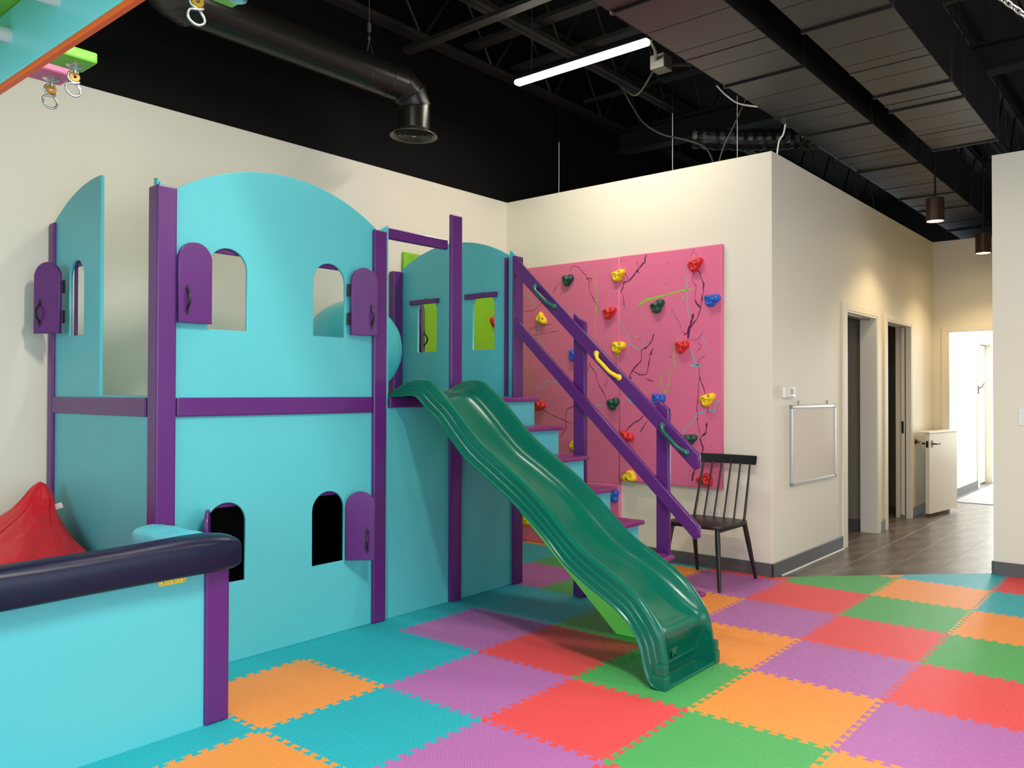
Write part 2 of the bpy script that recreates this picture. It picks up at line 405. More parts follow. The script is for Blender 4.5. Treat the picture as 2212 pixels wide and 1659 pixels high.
# ------------------------------------------------------------ ceiling with bar joists
cl = structure('ceiling', (0, 0, 4.6))
put('roof_deck', box(-4.2, 15.5, -4.2, YA+0.15, 4.95, 5.0), M['deck'], cl)
put('end_wall', box(15.4, 15.5, -4.2, YA+0.15, 3.0, 4.95), M['deck'], cl)
put('entry_ceiling', box(XD+0.12, 15.4, -1.1, 2.6, 3.0, 3.04), M['cream'], cl)
def joist_mesh():
    bm = bmesh.new()
    bm_box(bm, -4.1, 14, -0.055, -0.006, 4.20, 4.24); bm_box(bm, -4.1, 14, 0.006, 0.055, 4.20, 4.24)
    bm_box(bm, -4.1, 14, -0.032, 0.032, 4.84, 4.88)
    me = tome(bm); L = [me]; x = -4.0; s = 0
    while x < 13.4:
        a, b = ((x, 0, 4.22), (x+0.42, 0, 4.85)) if s % 2 == 0 else ((x, 0, 4.85), (x+0.42, 0, 4.22))
        L.append(tube_me([a, b], 0.012, 5)); x += 0.42; s += 1
    return merge(L)
jm = joist_mesh()
for k, y in enumerate((4.97, 4.19, 3.42, 2.62, 1.82, 1.02, 0.22)):
    if k == 0: o = put('joist', jm, M['joist'], cl, origin=(0, 0, 0)); o.location = (0, y, -4.6); 
    else:
        o = bpy.data.objects.new('joist', jm); COL.objects.link(o); o.parent = cl; o.location = (0, y, -4.6)
# bridging members across the joists
for x, w, z in ((4.20, 0.085, 4.05), (4.90, 0.11, 4.32), (5.50, 0.10, 4.32), (3.1, 0.05, 4.32), (6.6, 0.05, 4.32), (8.2, 0.05, 4.32), (1.9, 0.05, 4.32)):
    put('bridging', box(x, x+w, -1, 4.99, z, z+0.035), M['joist'], cl)
put('main_beam', boxes([(7.2, 7.36, -1, 4.99, 3.95, 3.97), (7.27, 7.29, -1, 4.99, 3.97, 4.18), (7.2, 7.36, -1, 4.99, 4.17, 4.19)]), M['deck'], cl)

# ------------------------------------------------------------ interlocking foam floor
mats = thing('foam_floor', 'interlocking foam floor of orange, teal, purple, red and green ribbed squares', 'play mat', (0, 0, 0))
TA = 0.0052; T0 = (2.360, 2.911); TS = 0.61; AMP = 0.0135
uu = Vector((cos(TA), sin(TA), 0)); vv = Vector((sin(TA), -cos(TA), 0))
def tooth_edge(n=10):
    p = 1.0/n; f = 0.13*p; a = AMP/TS; L = [(0, 0), (0.30*p, -a)]
    for k in range(n):
        s = k*p
        L += [(s+p/2+f, -a), (s+p/2-f, a)]
        if k < n-1: L += [(s+p+f, a), (s+p-f, -a)]
    L += [(1-0.30*p, a)]
    return L
TE = tooth_edge()
def tile_outline(i, j):
    """corner (i, j) plus its four shared toothed edges"""
    bot = [(i+s, j+a) for s, a in TE]; rgt = [(i+1+a, j+s) for s, a in TE]
    top = [(i+s, j+1+a) for s, a in TE]+[(i+1, j+1)]; lft = [(i+a, j+s) for s, a in TE]+[(i, j+1)]
    return bot+rgt+top[::-1]+lft[::-1][1:]
def W2(i, j): return Vector((T0[0], T0[1], 0)) + uu*(i*TS) + vv*(j*TS)
def tile_bm(i, j, clips=()):
    bm = bmesh.new()
    pts = []
    for p in tile_outline(i, j):
        q = W2(*p)
        if not pts or (q-pts[-1]).length > 1e-6: pts.append(q)
    if (pts[0]-pts[-1]).length < 1e-6: pts.pop()
    f = bm.faces.new([bm.verts.new(p) for p in pts])
    bmesh.ops.triangulate(bm, faces=[f])
    for co, no in clips:
        bmesh.ops.bisect_plane(bm, geom=bm.verts[:]+bm.edges[:]+bm.faces[:], plane_co=co, plane_no=no, clear_outer=True)
    if not bm.faces: return bm
    bmesh.ops.recalc_face_normals(bm, faces=bm.faces)
    if bm.faces[:][0].normal.z < 0: bmesh.ops.reverse_faces(bm, faces=bm.faces)
    r = bmesh.ops.extrude_face_region(bm, geom=bm.faces[:])
    vs = [g for g in r['geom'] if isinstance(g, bmesh.types.BMVert)]
    # the extruded copy becomes the lower side
    bmesh.ops.translate(bm, verts=vs, vec=(0, 0, -0.0118))
    bmesh.ops.recalc_face_normals(bm, faces=bm.faces)
    return bm
COLS = {(-1,-1):'orange',(0,-1):'teal',(-1,0):'teal',(0,0):'purple',(1,-1):'purple',(1,0):'red',(0,1):'red',(1,1):'green',(-1,1):'purple',(0,2):'green',(1,2):'orange',(2,1):'orange',(2,2):'purple',(3,2):'red',(4,2):'green',(5,2):'orange',(6,2):'teal',(3,1):'purple',(4,1):'red',(5,1):'green',(6,1):'orange',(2,0):'green',(3,0):'orange',(4,0):'purple',(5,0):'red',(4,-1):'orange',(5,-1):'teal',(2,-1):'teal',(3,-1):'green',(3,-2):'purple',(4,-2):'green',(3,-3):'teal',(4,-3):'teal',(3,-4):'green',(5,-2):'purple',
 (-1,-2):'teal',(0,-2):'teal',(1,-2):'teal',(2,-2):'teal',(-2,-1):'teal',(-2,0):'orange',(-3,0):'teal',(-3,-1):'teal',(-2,1):'teal',(-1,2):'red',(0,3):'orange',(1,3):'purple',(2,3):'red',(3,3):'green',(4,3):'orange',(5,3):'teal',(6,3):'red',(-2,-2):'teal'}
random.seed(4)
DG = (Vector((5.50, 2.417, 0)), Vector((6.62, 1.213, 0)))
dn = Vector((DG[1].y-DG[0].y, -(DG[1].x-DG[0].x), 0)); dn = -dn.normalized()
shared = {}
for j in range(-4, 5):
    for i in range(-5, 7):
        c = COLS.get((i, j)) or random.choice(['orange', 'teal', 'purple', 'red', 'green'])
        if j < -1 and i > 5: continue
        p = W2(i, j)
        clips = []
        if i >= 5 and j <= -1: clips = [[(Vector((XB-0.013, 0, 0)), Vector((1, 0, 0)))]]
        elif (i, j) == (5, 0): clips = [[(Vector((XB-0.013, 0, 0)), Vector((1, 0, 0))), (Vector((0, YC, 0)), Vector((0, -1, 0)))], [(DG[0], dn), (Vector((0, YC, 0)), Vector((0, 1, 0)))]]
        elif i == 6 and j >= 3: clips = [[(Vector((XE-0.013, 0, 0)), Vector((1, 0, 0)))]]
        elif i >= 5 and j in (1, 2): clips = [[(DG[0], dn), (Vector((6.7, 0, 0)), Vector((1, 0, 0)))]]
        if j == -4: clips = [[(Vector((0, YA-0.013, 0)), Vector((0, 1, 0)))]+(clips[0] if clips else [])]
        if i == 6 and j == 0: continue
        lb = c+' ribbed foam square'
        if clips:
            bm = bmesh.new()
            for cc in clips:
                b2 = tile_bm(i, j, cc)
                if b2.faces: bm.from_mesh(tome(b2))
                else: b2.free()
            if not bm.faces: bm.free(); continue
            put('foam_tile', tome(bm), M['foam_'+c], mats, origin=(p.x, p.y, 0), label=lb)
        else:
            if c not in shared:
                o = put('foam_tile', tome(tile_bm(i, j)), M['foam_'+c], mats, origin=(p.x, p.y, 0), label=lb); shared[c] = o.data
            else:
                o = bpy.data.objects.new('foam_tile', shared[c]); COL.objects.link(o); o.parent = mats; o.location = (p.x, p.y, 0); o['label'] = lb
# ------------------------------------------------------------ playhouse
ph = thing('playhouse', 'tall teal and purple playhouse with arched walls, round-topped windows and purple shutters', 'playhouse', (2.95, 4.4, 0))
DZ = 1.304
def arc_pts(x0, x1, zb, zt, n=28):
    c = (x0+x1)/2; h = (x1-x0)/2; s = zt-zb; R = (h*h+s*s)/(2*s)
    return [(x0+(x1-x0)*k/n, zt-R+sqrt(max(R*R-((x0+(x1-x0)*k/n)-c)**2, 0))) for k in range(n+1)]
Mf = frame_m((0, 3.755, 0), (1, 0, 0), (0, 0, 1), (0, 1, 0))      # u = X, v = Z, w = +Y
WN = [(1.972, 2.174, 1.635, 2.037), (2.558, 2.763, 1.635, 2.037), (1.972, 2.172, 0.392, 0.787), (2.557, 2.762, 0.392, 0.787)]
top = arc_pts(1.80, 2.99, 2.272, 2.463)
outer = [(1.74, 0.0), (3.067, 0.0), (3.067, 2.318)]+top[::-1]+[(1.74, 2.30)]
put('front_panel', panel(outer, [arch(*w) for w in WN], 0.018, 0.003, Mf), M['teal'], ph)
put('front_panel', panel([(3.069, 0), (4.17, 0), (4.17, 1.24), (3.069, 1.24)], [], 0.018, 0.003, Mf), M['teal'], ph, label='lower teal panel behind the slide')
Ml = frame_m((1.736, 0, 0), (0, 1, 0), (0, 0, 1), (1, 0, 0))      # u = Y, v = Z, w = +X
tl = [(y, z) for y, z in arc_pts(3.80, 4.985, 2.272, 2.436) if y > 4.392]
outer = [(3.775, 0), (5.0, 0), (5.0, 2.26)]+[(y, z) for y, z in tl][::-1]+[(4.385, 2.435), (4.385, 1.314), (3.81, 1.314), (3.81, 2.325), (3.775, 2.30)]
put('side_panel', panel(outer, [arch(4.585, 4.775, 1.63, 2.03)], 0.018, 0.003, Ml), M['teal'], ph)
Mr = frame_m((4.200, 0, 0), (0, 1, 0), (0, 0, 1), (1, 0, 0))
outer = [(3.757, 0), (5.0, 0), (5.0, 2.27)]+arc_pts(3.825, 4.985, 2.30, 2.452)[::-1]+[(3.82, 2.335), (3.757, 2.29)]
put('side_panel', panel(outer, [arch(4.572, 4.79, 1.642, 2.06), arch(3.968, 4.186, 1.642, 2.06)], 0.018, 0.003, Mr), M['teal'], ph)
# posts
def post(x0, x1, y0, y1, z1, z0=0.0): put('post', box(x0, x1, y0, y1, z0, z1, bev=0.008, seg=2), M['purple'], ph)
post(1.720, 1.812, 3.735, 3.828, 2.283)
put('post', box(2.946, 3.038, 3.730, 3.7545, 0, 2.272, bev=0.007, seg=2), M['purple'], ph)
post(3.550, 3.650, 3.730, 3.7545, 2.466)
post(4.150, 4.245, 3.730, 3.7545, 2.283)
post(1.720, 1.758, 4.955, 5.022, 2.265)
post(4.105, 4.198, 4.960, 5.020, 2.285)
post(4.172, 4.1995, 3.826, 3.852, 2.285, DZ)
post(1.757, 1.775, 4.755, 4.772, 2.05, DZ)  # thin strip standing in for the shutter edge seen through the left window
# rails
for L in [(1.817, 2.944, 3.738, 3.7548, 1.214, 1.304), (3.069, 3.55, 3.738, 3.7548, 1.240, 1.304), (3.65, 4.15, 3.738, 3.7548, 1.240, 1.30)]:
    put('rail', box(*L, bev=0.006, seg=2), M['purple'], ph)
put('rail', box(1.722, 1.7358, 3.850, 4.960, 1.214, 1.303, bev=0.005, seg=2), M['purple'], ph)
put('rail', box(3.067, 3.549, 3.757, 3.79, 2.240, 2.303, bev=0.005), M['purple'], ph)
put('rail', box(3.551, 4.16, 3.757, 3.77, 2.0, 2.004), M['purple'], ph) if False else None
# lintel boards inside the windows
for x0, x1, z0, z1 in WN:
    put('lintel_board', box(x0-0.05, x1+0.05, 3.7735, 3.797, z1-0.025, z1+0.012, bev=0.003), M['purple'], ph)
put('lintel_board', box(1.7545, 1.778, 4.535, 4.83, 2.004, 2.042, bev=0.003), M['purple'], ph)
put('lintel_board', box(4.176, 4.1998, 4.543, 4.861, 2.012, 2.048, bev=0.003), M['purple'], ph)
put('lintel_board', box(4.176, 4.1998, 3.937, 4.254, 2.014, 2.051, bev=0.003), M['purple'], ph)
put('deck', box(1.755, 4.199, 3.774, 5.015, 1.245, 1.302), M['teal'], ph)
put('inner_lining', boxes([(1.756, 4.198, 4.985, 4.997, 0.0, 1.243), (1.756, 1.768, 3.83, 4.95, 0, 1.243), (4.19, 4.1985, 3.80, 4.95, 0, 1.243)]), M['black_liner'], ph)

def handle_mesh(fm, u, v0, v1):
    """iron pull with leaf-shaped ends, on the face w = 0, bulging to +w"""
    L = []
    path = [(u, v0+0.018+(v1-v0-0.036)*t, 0.004+0.022*sin(pi*t)) for t in [k/8 for k in range(9)]]
    L.append(tube_me(path, [0.0045+0.002*sin(pi*k/8) for k in range(9)], 8))
    for vc, s in ((v0+0.014, -1), (v1-0.014, 1)):
        o = [(u, vc-s*0.012), (u+0.010, vc-s*0.003), (u+0.0105, vc+s*0.004), (u+0.004, vc+s*0.012), (u, vc+s*0.026), (u-0.004, vc+s*0.012), (u-0.0105, vc+s*0.004), (u-0.010, vc-s*0.003)]
        if s < 0: o = o[::-1]
        L.append(panel(o, [], 0.0035, 0.0008, Matrix.Identity(4)))
        L.append(lathe([(0.0035, 0.003), (0.0035, 0.006), (0, 0.0075)], 8, (u, vc, 0)))
    me = merge(L); me.transform(fm); return me
def shutter(hx, hy, dx, dy, nx, ny, z0, h=0.382, w=0.166, hinges=True):
    fm = frame_m((hx, hy, z0), (dx, dy, 0), (0, 0, 1), (nx, ny, 0))
    o = arch(0.004, w, 0, h)
    me = panel(o, [], 0.018, 0.004, fm)
    s = put('shutter', me, M['purple'], ph, origin=(hx, hy, z0))
    fm2 = fm @ Matrix.Translation((0, 0, 0.018))
    put('handle', handle_mesh(fm2, w*0.76, 0.045, 0.172), M['black_iron'], s)
    if hinges:
        for v in (0.055, 0.215):
            me = merge([box(-0.014, 0.006, v, v+0.068, -0.001, 0.004), tube_me([(-0.002, v, 0.006), (-0.002, v+0.068, 0.006)], 0.0045, 8)])
            me.transform(fm); put('hinge', me, M['black_iron'], s)
    return s
shutter(1.975, 3.733, -1, 0, 0, -1, 1.655, hinges=False)
shutter(4.222, 4.795, 0.78, 0.625, 0.625, -0.78, 1.645, hinges=False)
a = radians(12); shutter(2.776, 3.735, cos(a), -sin(a), -sin(a), -cos(a), 1.652)
a = radians(122); shutter(1.968, 3.748, cos(a), -sin(a), sin(a), cos(a), 0.395)
a = radians(50); shutter(2.766, 3.748, cos(a), -sin(a), -sin(a), -cos(a), 0.396, hinges=False)
d = Vector((-0.075, 0.147)).normalized(); shutter(1.694, 4.742, d.x, d.y, -d.y, d.x, 1.640)

# ------------------------------------------------------------ staircase beside the slide
st = thing('staircase', 'steep teal stair with plum treads and sloping purple handrails beside the green slide', 'staircase', (3.9, 3.0, 0))
for k in range(7):
    z = 1.297-0.1863*k; y = 3.507-0.21*k
    put('tread', box(3.662, 4.165, y, min(y+0.25, 3.729), z-0.027, z, bev=0.008, seg=2), M['plum'], st)
    zb = 0.0 if k == 6 else z-0.1863
    put('riser', box(3.681, 4.150, y+0.040, y+0.058, zb, z-0.0275), M['teal'], st)
Ms = frame_m((3.662, 0, 0), (0, 1, 0), (0, 0, 1), (1, 0, 0))
sl = 0.1863/0.21
lo = [(3.728, 1.26), (3.50, 1.26), (2.20, 1.26-1.30*sl), (2.20, 0.0), (2.535, 0.0), (3.728, 1.02)]
put('stringer', panel(lo[::-1], [], 0.018, 0.002, Ms), M['lime_plank'], st, label='lime green stair side board')
Mh = frame_m((4.142, 0, 0), (0, 1, 0), (0, 0, 1), (1, 0, 0))
def rail_poly(ytop, ztop, hgt):
    s = 0.9035; y1 = 2.287
    zt = ztop-(ytop-y1)*s
    return [(ytop, ztop), (y1+0.008, zt+0.007), (y1, zt-0.004), (y1, zt-hgt+0.035), (y1+0.03, zt-hgt+0.022), (ytop, ztop-hgt)][::-1]
put('handrail', panel(rail_poly(3.728, 2.270, 0.112), [], 0.034, 0.006, Mh), M['purple'], st)
put('handrail', panel(rail_poly(3.728, 1.852, 0.098), [], 0.034, 0.006, Mh), M['purple'], st)
Mp = frame_m((4.178, 0, 0), (0, 1, 0), (0, 0, 1), (1, 0, 0))
put('post', panel([(3.143, 0), (3.236, 0), (3.236, 1.852), (3.143, 1.788)], [], 0.036, 0.006, Mp), M['purple'], st)
put('post', panel([(2.512, 0), (2.598, 0), (2.598, 1.288), (2.512, 1.233)], [], 0.036, 0.006, Mp), M['purple'], st)
def grip(a, b, m, lab):
    A = Vector((4.141, a[0], a[1])); B = Vector((4.141, b[0], b[1])); P = []
    for k in range(13):
        t = k/12; h = 0.048*min(1, sin(pi*t)*1.6); P.append(A.lerp(B, t)+Vector((-h, 0, 0)))
    n = 12
    g = put('grip', merge([tube_me(P, [0.012 if 1 < k < 11 else 0.014 for k in range(13)], 10)]+[lathe([(0.020, 0), (0.020, 0.006), (0.013, 0.013), (0, 0.013)], 14, mtx=frame_m(q, (0, 1, 0), (0, 0, 1), (-1, 0, 0))) for q in (A+Vector((0.0005, 0, 0)), B+Vector((0.0005, 0, 0)))]), M[m], st, label=lab, smooth=50)
    for q in (A, B):
        put('bolt', lathe([(0.006, 0.012), (0.006, 0.017), (0, 0.0185)], 8, mtx=frame_m(q, (0, 1, 0), (0, 0, 1), (-1, 0, 0))), M['chrome'], g)
GRIPS = [((3.535, 2.048), (3.363, 1.900), 'grip_green', 'dark green grip handle'), ((3.019, 1.579), (2.845, 1.425), 'hold_yellow', 'yellow grip handle'), ((2.532, 1.133), (2.365, 0.980), 'grip_green', 'dark green grip handle')]
for g in GRIPS: grip(*g)

# ------------------------------------------------------------ slide
sd = thing('slide', 'dark green moulded plastic wave slide running down from the playhouse deck', 'slide', (3.345, 2.8, 0))
ST = [  # ridge (Y, Z), bed (Y, Z), skirt (Y, Z)
 (3.845,1.309, 3.845,1.3045, 3.845,1.3035),(3.75,1.345, 3.75,1.308, 3.75,1.306),(3.655,1.388, 3.66,1.312, 3.64,1.3065),(3.56,1.405, 3.575,1.310, 3.575,1.311),
 (3.465,1.395, 3.50,1.292, 3.515,1.300),(3.36,1.335, 3.41,1.235, 3.435,1.238),(3.25,1.245, 3.31,1.152, 3.337,1.158),(3.135,1.140, 3.20,1.052, 3.237,1.060),
 (3.02,1.048, 3.085,0.962, 3.122,0.957),(2.88,0.962, 2.94,0.880, 2.977,0.868),(2.72,0.860, 2.78,0.782, 2.825,0.778),(2.585,0.758, 2.645,0.678, 2.693,0.690),
 (2.465,0.652, 2.525,0.578, 2.562,0.590),(2.352,0.568, 2.405,0.494, 2.442,0.482),(2.235,0.507, 2.275,0.434, 2.312,0.416),(2.125,0.447, 2.165,0.376, 2.205,0.362),
 (2.035,0.385, 2.08,0.322, 2.115,0.312),(1.967,0.315, 2.0,0.266, 2.045,0.250),(1.918,0.245, 1.94,0.222, 2.003,0.172),(1.896,0.170, 1.950,0.160, 1.985,0.102),
 (1.886,0.100, 1.972,0.100, 1.967,0.052),(1.881,0.040, 1.980,0.040, 1.94,0.018),(1.879,0.006, 1.980,0.006, 1.905,0.006)]
ST = [(*s[:5], s[5]+(0.014 if 2.4 < s[4] < 3.4 else 0)) for s in ST]
S = smooth_path(ST, 5)
half = [(-0.270, 0.0, 's'), (-0.262, 0.04, 's'), (-0.257, 0.09, 's'), (-0.257, 0.30, 's'), (-0.249, 0.33, 's'), (-0.2475, 0.345, 's'), (-0.2475, 0.57, 's'), (-0.2385, 0.60, 's'), (-0.237, 0.615, 's'), (-0.237, 0.86, 's'),
        (-0.231, 0.955, 's'), (-0.222, 1.0, 's'), (-0.210, 1.0, 'b'), (-0.199, 0.94, 'b'), (-0.190, 0.80, 'b'), (-0.180, 0.55, 'b'), (-0.166, 0.30, 'b'), (-0.146, 0.13, 'b'), (-0.115, 0.04, 'b'), (-0.07, 0.01, 'b'), (-0.03, 0.0, 'b')]
cols = half+[(-x, f, k) for x, f, k in half[::-1]]
bm = bmesh.new(); rows = []
for s in S:
    R = Vector((0, s[0], s[1])); B = Vector((0, s[2], s[3])); K = Vector((0, s[4], s[5])); row = []
    q = min(1, max(0, (0.20-s[3])/0.06))
    for x, f, k in cols:
        if k == 'b' and abs(x) < 0.2: x *= 1+0.20*q*(1-max(0, abs(x)-0.16)/0.04*0.75); f = f**(1+1.6*q)
        p = (K if k == 's' else B).lerp(R, f); row.append(bm.verts.new((3.345+x, p.y, p.z)))
    rows.append(row)
for a, b in zip(rows, rows[1:]):
    for k in range(len(cols)-1): bm.faces.new((a[k], b[k], b[k+1], a[k+1]))
bmesh.ops.recalc_face_normals(bm, faces=bm.faces)
sb = put('slide_body', tome(bm), M['slide'], sd, smooth=28)
md = sb.modifiers.new('thickness', 'SOLIDIFY'); md.thickness = 0.004; md.offset = 0
for x0, x1 in ((3.084, 3.128), (3.558, 3.602)):
    put('foot_block', merge([box(x0, x1, 1.868, 1.945, 0.0, 0.062, bev=0.006, seg=2), box(x0+0.004, x1-0.004, 1.874, 1.93, 0.06, 0.110, bev=0.005, seg=2)]), M['slide'], sd)
put('base_flange', merge([box(3.10, 3.59, 1.872, 1.965, 0.0, 0.012, bev=0.004), box(3.15, 3.54, 1.962, 1.978, 0.06, 0.070, bev=0.003)]), M['slide'], sd)
star = []
for k in range(10):
    r = 0.042 if k % 2 == 0 else 0.017; star.append((r*cos(pi/2+pi*k/5), r*sin(pi/2+pi*k/5)))
put('star_emblem', panel(star, [], 0.008, 0.002, frame_m((3.32, 1.962, 0.110), (1, 0, 0), (0, 0, 1), (0, 1, 0))), M['slide'], sd)

# ------------------------------------------------------------ exercise ball on the deck
bm = bmesh.new(); bmesh.ops.create_uvsphere(bm, u_segments=48, v_segments=32, radius=0.32)
bmesh.ops.translate(bm, verts=bm.verts, vec=(3.34, 4.45, 1.302+0.32))
bl = put('exercise_ball', tome(bm), M['ball'], None, label='large glossy teal exercise ball on the playhouse deck behind the window', cat='ball', origin=(3.34, 4.45, 1.622), smooth=60)
for k in range(5):
    ang = -0.6+0.3*k; rr = 0.3206*cos(ang); zz = 0.3206*sin(ang)
    Mx = Matrix.Translation((3.34, 4.45, 1.622)) @ Matrix.Rotation(radians(62), 4, Vector((0.6, -0.8, 0)))
    me = tube_me([Mx @ Vector((rr*cos(2*pi*q/48), rr*sin(2*pi*q/48), zz)) for q in range(48)], 0.0012, 5, closed=True)
    put('seam_ring', me, M['ball'], bl)

# ------------------------------------------------------------ padded pit at the left
pit = thing('padded_pit', 'low teal pit wall with navy padded top edge and purple corner post at the left', 'play pit', (0.6, 3.13, 0))
put('pit_wall', box(-1.6, 1.64, 3.128, 3.146, 0, 0.63), M['teal'], pit)
put('corner_post', box(1.633, 1.733, 3.112, 3.20, 0, 0.63, bev=0.009, seg=2), M['purple'], pit)
put('pit_wall', box(1.690, 1.708, 3.20, 3.732, 0, 0.63), M['teal'], pit)
def pad(path, w, h, m, name, seed):
    """soft rounded pad swept along path; w across, h high"""
    random.seed(seed); bm = bmesh.new(); rings = []; n = 20; N = len(path)
    for i, (p, sc, dz) in enumerate(path):
        p = Vector(p); q = Vector(path[min(i+1, N-1)][0])-Vector(path[max(i-1, 0)][0]); q.z = 0; q.normalize()
        side = Vector((-q.y, q.x, 0)); ring = []
        for k in range(n):
            a = 2*pi*k/n; c, s = cos(a), sin(a)
            ex = 0.42
            x = (abs(c)**ex)*(1 if c > 0 else -1)*w/2; z = (abs(s)**ex)*(1 if s > 0 else -1)*h/2
            if s > 0: z *= 1-0.28*(abs(x)/(w/2))**2
            wob = 1+0.012*sin(3*a+i*1.3)
            ring.append(bm.verts.new(p+side*x*sc*wob+Vector((0, 0, h/2+z*sc*wob+dz))))
        rings.append(ring)
    for a, b in zip(rings, rings[1:]):
        for k in range(n): bm.faces.new((a[k], a[(k+1) % n], b[(k+1) % n], b[k]))
    bm.faces.new(rings[0]); bm.faces.new(rings[-1])
    bmesh.ops.recalc_face_normals(bm, faces=bm.faces)
    o = put(name, tome(bm), m, pit, smooth=70)
    return o
pp = [((x, 3.128, 0.612), 1.0, 0.004*sin(x*5)) for x in [-1.6+0.12*k for k in range(24)]]+[((1.30, 3.128, 0.612), 1.0, 0.0), ((1.42, 3.128, 0.612), 1.02, 0.003), ((1.54, 3.128, 0.612), 1.05, 0.005), ((1.63, 3.130, 0.612), 1.05, 0.004), ((1.70, 3.132, 0.612), 0.98, 0.0), ((1.735, 3.133, 0.612), 0.90, -0.004), ((1.752, 3.133, 0.612), 0.80, -0.006), ((1.762, 3.134, 0.612), 0.70, -0.008), ((1.764, 3.134, 0.612), 0.62, -0.008), ((1.752, 3.134, 0.612), 0.50, -0.008)]
pad(pp, 0.150, 0.148, M['navy'], 'top_pad', 1)
pad([((1.69, 3.16+0.03*k, 0.612), (0.9 if k in (0, 19) else 1.0), 0.002*sin(k)) for k in range(20)], 0.168, 0.126, M['teal_edge'], 'top_pad', 2)['label'] = 'teal padded top'
br_ = put('bracket', panel([(1.458, 0.586), (1.552, 0.586), (1.560, 0.594), (1.560, 0.64), (1.452, 0.64), (1.452, 0.592)], [], 0.004, 0.001, frame_m((0, 3.1235, 0), (1, 0, 0), (0, 0, 1), (0, 1, 0))), M['yellow'], pit)
for x in (1.466, 1.506, 1.546):
    put('bolt', lathe([(0.005, 0), (0.005, 0.002), (0, 0.004)], 10, mtx=frame_m((x, 3.1237, 0.597), (1, 0, 0), (0, 0, 1), (0, -1, 0))), M['chrome'], br_)

# ------------------------------------------------------------ red beanbag in the pit
random.seed(8); bm = bmesh.new(); rings = []; n = 56
BG = [(0.0, 0.42, 0), (0.04, 0.47, 0), (0.12, 0.53, 0), (0.22, 0.545, 0.02), (0.32, 0.53, 0.06), (0.42, 0.475, 0.14), (0.50, 0.395, 0.28), (0.57, 0.295, 0.46), (0.63, 0.200, 0.65), (0.68, 0.135, 0.80), (0.72, 0.095, 0.90), (0.76, 0.075, 0.96), (0.80, 0.055, 0.99), (0.84, 0.030, 1.0), (0.86, 0.005, 1.0)]
for z, r, t in smooth_path(BG, 3):
    cx = 1.19+(1.60-1.19)*t; cy = 4.46+(4.76-4.46)*t; ring = []
    for k in range(n):
        a = 2*pi*k/n
        f = 1+0.05*sin(5*a+z*9)*min(1, z*3)+0.05*abs(sin(4.5*a-z*8+1))*min(1, z*4)*(1+t)+0.03*sin(13*a+z*16)*t+0.02*abs(sin(8*a+z*20))
        x = cx+r*f*cos(a); y = cy+r*f*sin(a)
        zz = z+0.018*sin(4*a+3*z)*(1-t)*min(1, z*5)
        ring.append(bm.verts.new((min(x, 1.712), min(y, 5.015), max(zz, 0.001))))
    rings.append(ring)
for a, b in zip(rings, rings[1:]):
    for k in range(n): bm.faces.new((a[k], a[(k+1) % n], b[(k+1) % n], b[k]))
bm.faces.new(rings[0]); bm.faces.new(rings[-1]); bmesh.ops.recalc_face_normals(bm, faces=bm.faces)
bb = put('beanbag', tome(bm), M['red_fabric'], None, label='slumped red nylon beanbag with a gathered peak in the pit corner', cat='beanbag', origin=(1.2, 4.46, 0), smooth=80)
def bag_pt(z, a):
    Z = smooth_path(BG, 3); b = min(Z, key=lambda q: abs(q[0]-z)); r, t = b[1]+0.004, b[2]
    f = 1+0.05*sin(5*a+z*9)*min(1, z*3)+0.05*abs(sin(4.5*a-z*8+1))*min(1, z*4)*(1+t)+0.03*sin(13*a+z*16)*t+0.02*abs(sin(8*a+z*20))
    return (1.19+0.41*t+r*f*cos(a), 4.46+0.30*t+r*f*sin(a), z+0.018*sin(4*a+3*z)*(1-t)*min(1, z*5))
for a in (-1.05, -2.35):
    put('seam', tube_me([bag_pt(q[0], a) for q in smooth_path(BG, 3) if 0.15 < q[0] < 0.80], 0.004, 6), M['red_fabric'], bb, smooth=60)
put('care_tag', box(0, 0.045, 0, 0.0015, 0, 0.03, mtx=Matrix.Translation((1.645, 4.70, 0.712)) @ Matrix.Rotation(radians(-20), 4, 'Y') @ Matrix.Rotation(radians(-30), 4, 'Z')), M['white_plastic'], bb, label='white care tag')
# ------------------------------------------------------------ climbing walls
cw = thing('climbing_wall', 'pink climbing wall with paint splatters and coloured holds on the right-hand wall', 'climbing wall', (5.49, 3.9, 0))
Mb = frame_m((XB-0.034, 0, 0), (0, 1, 0), (0, 0, 1), (1, 0, 0))
def rect(y0, y1, z0, z1): return [(y0, z0), (y1, z0), (y1, z1), (y0, z1)]
for r in (rect(2.814, 3.7455, 0.606, 2.452), rect(3.7485, 4.985, 0.578, 2.452), rect(3.7485, 4.985, 0.0, 0.576)):
    put('board', panel(r, [], 0.034, 0.007, Mb), M['pink'], cw)
cg = thing('climbing_wall', 'lime green climbing wall with paint splatters in the corner behind the playhouse', 'climbing wall', (4.85, 5.03, 0))
Mg = frame_m((0, YA-0.034, 0), (1, 0, 0), (0, 0, 1), (0, 1, 0))
put('board', panel(rect(4.243, 5.45, 1.24, 2.458), [], 0.034, 0.007, Mg), M['lime'], cg)
put('board', panel(rect(4.243, 5.45, 0.0, 1.238), [], 0.034, 0.007, Mg), M['lime'], cg)

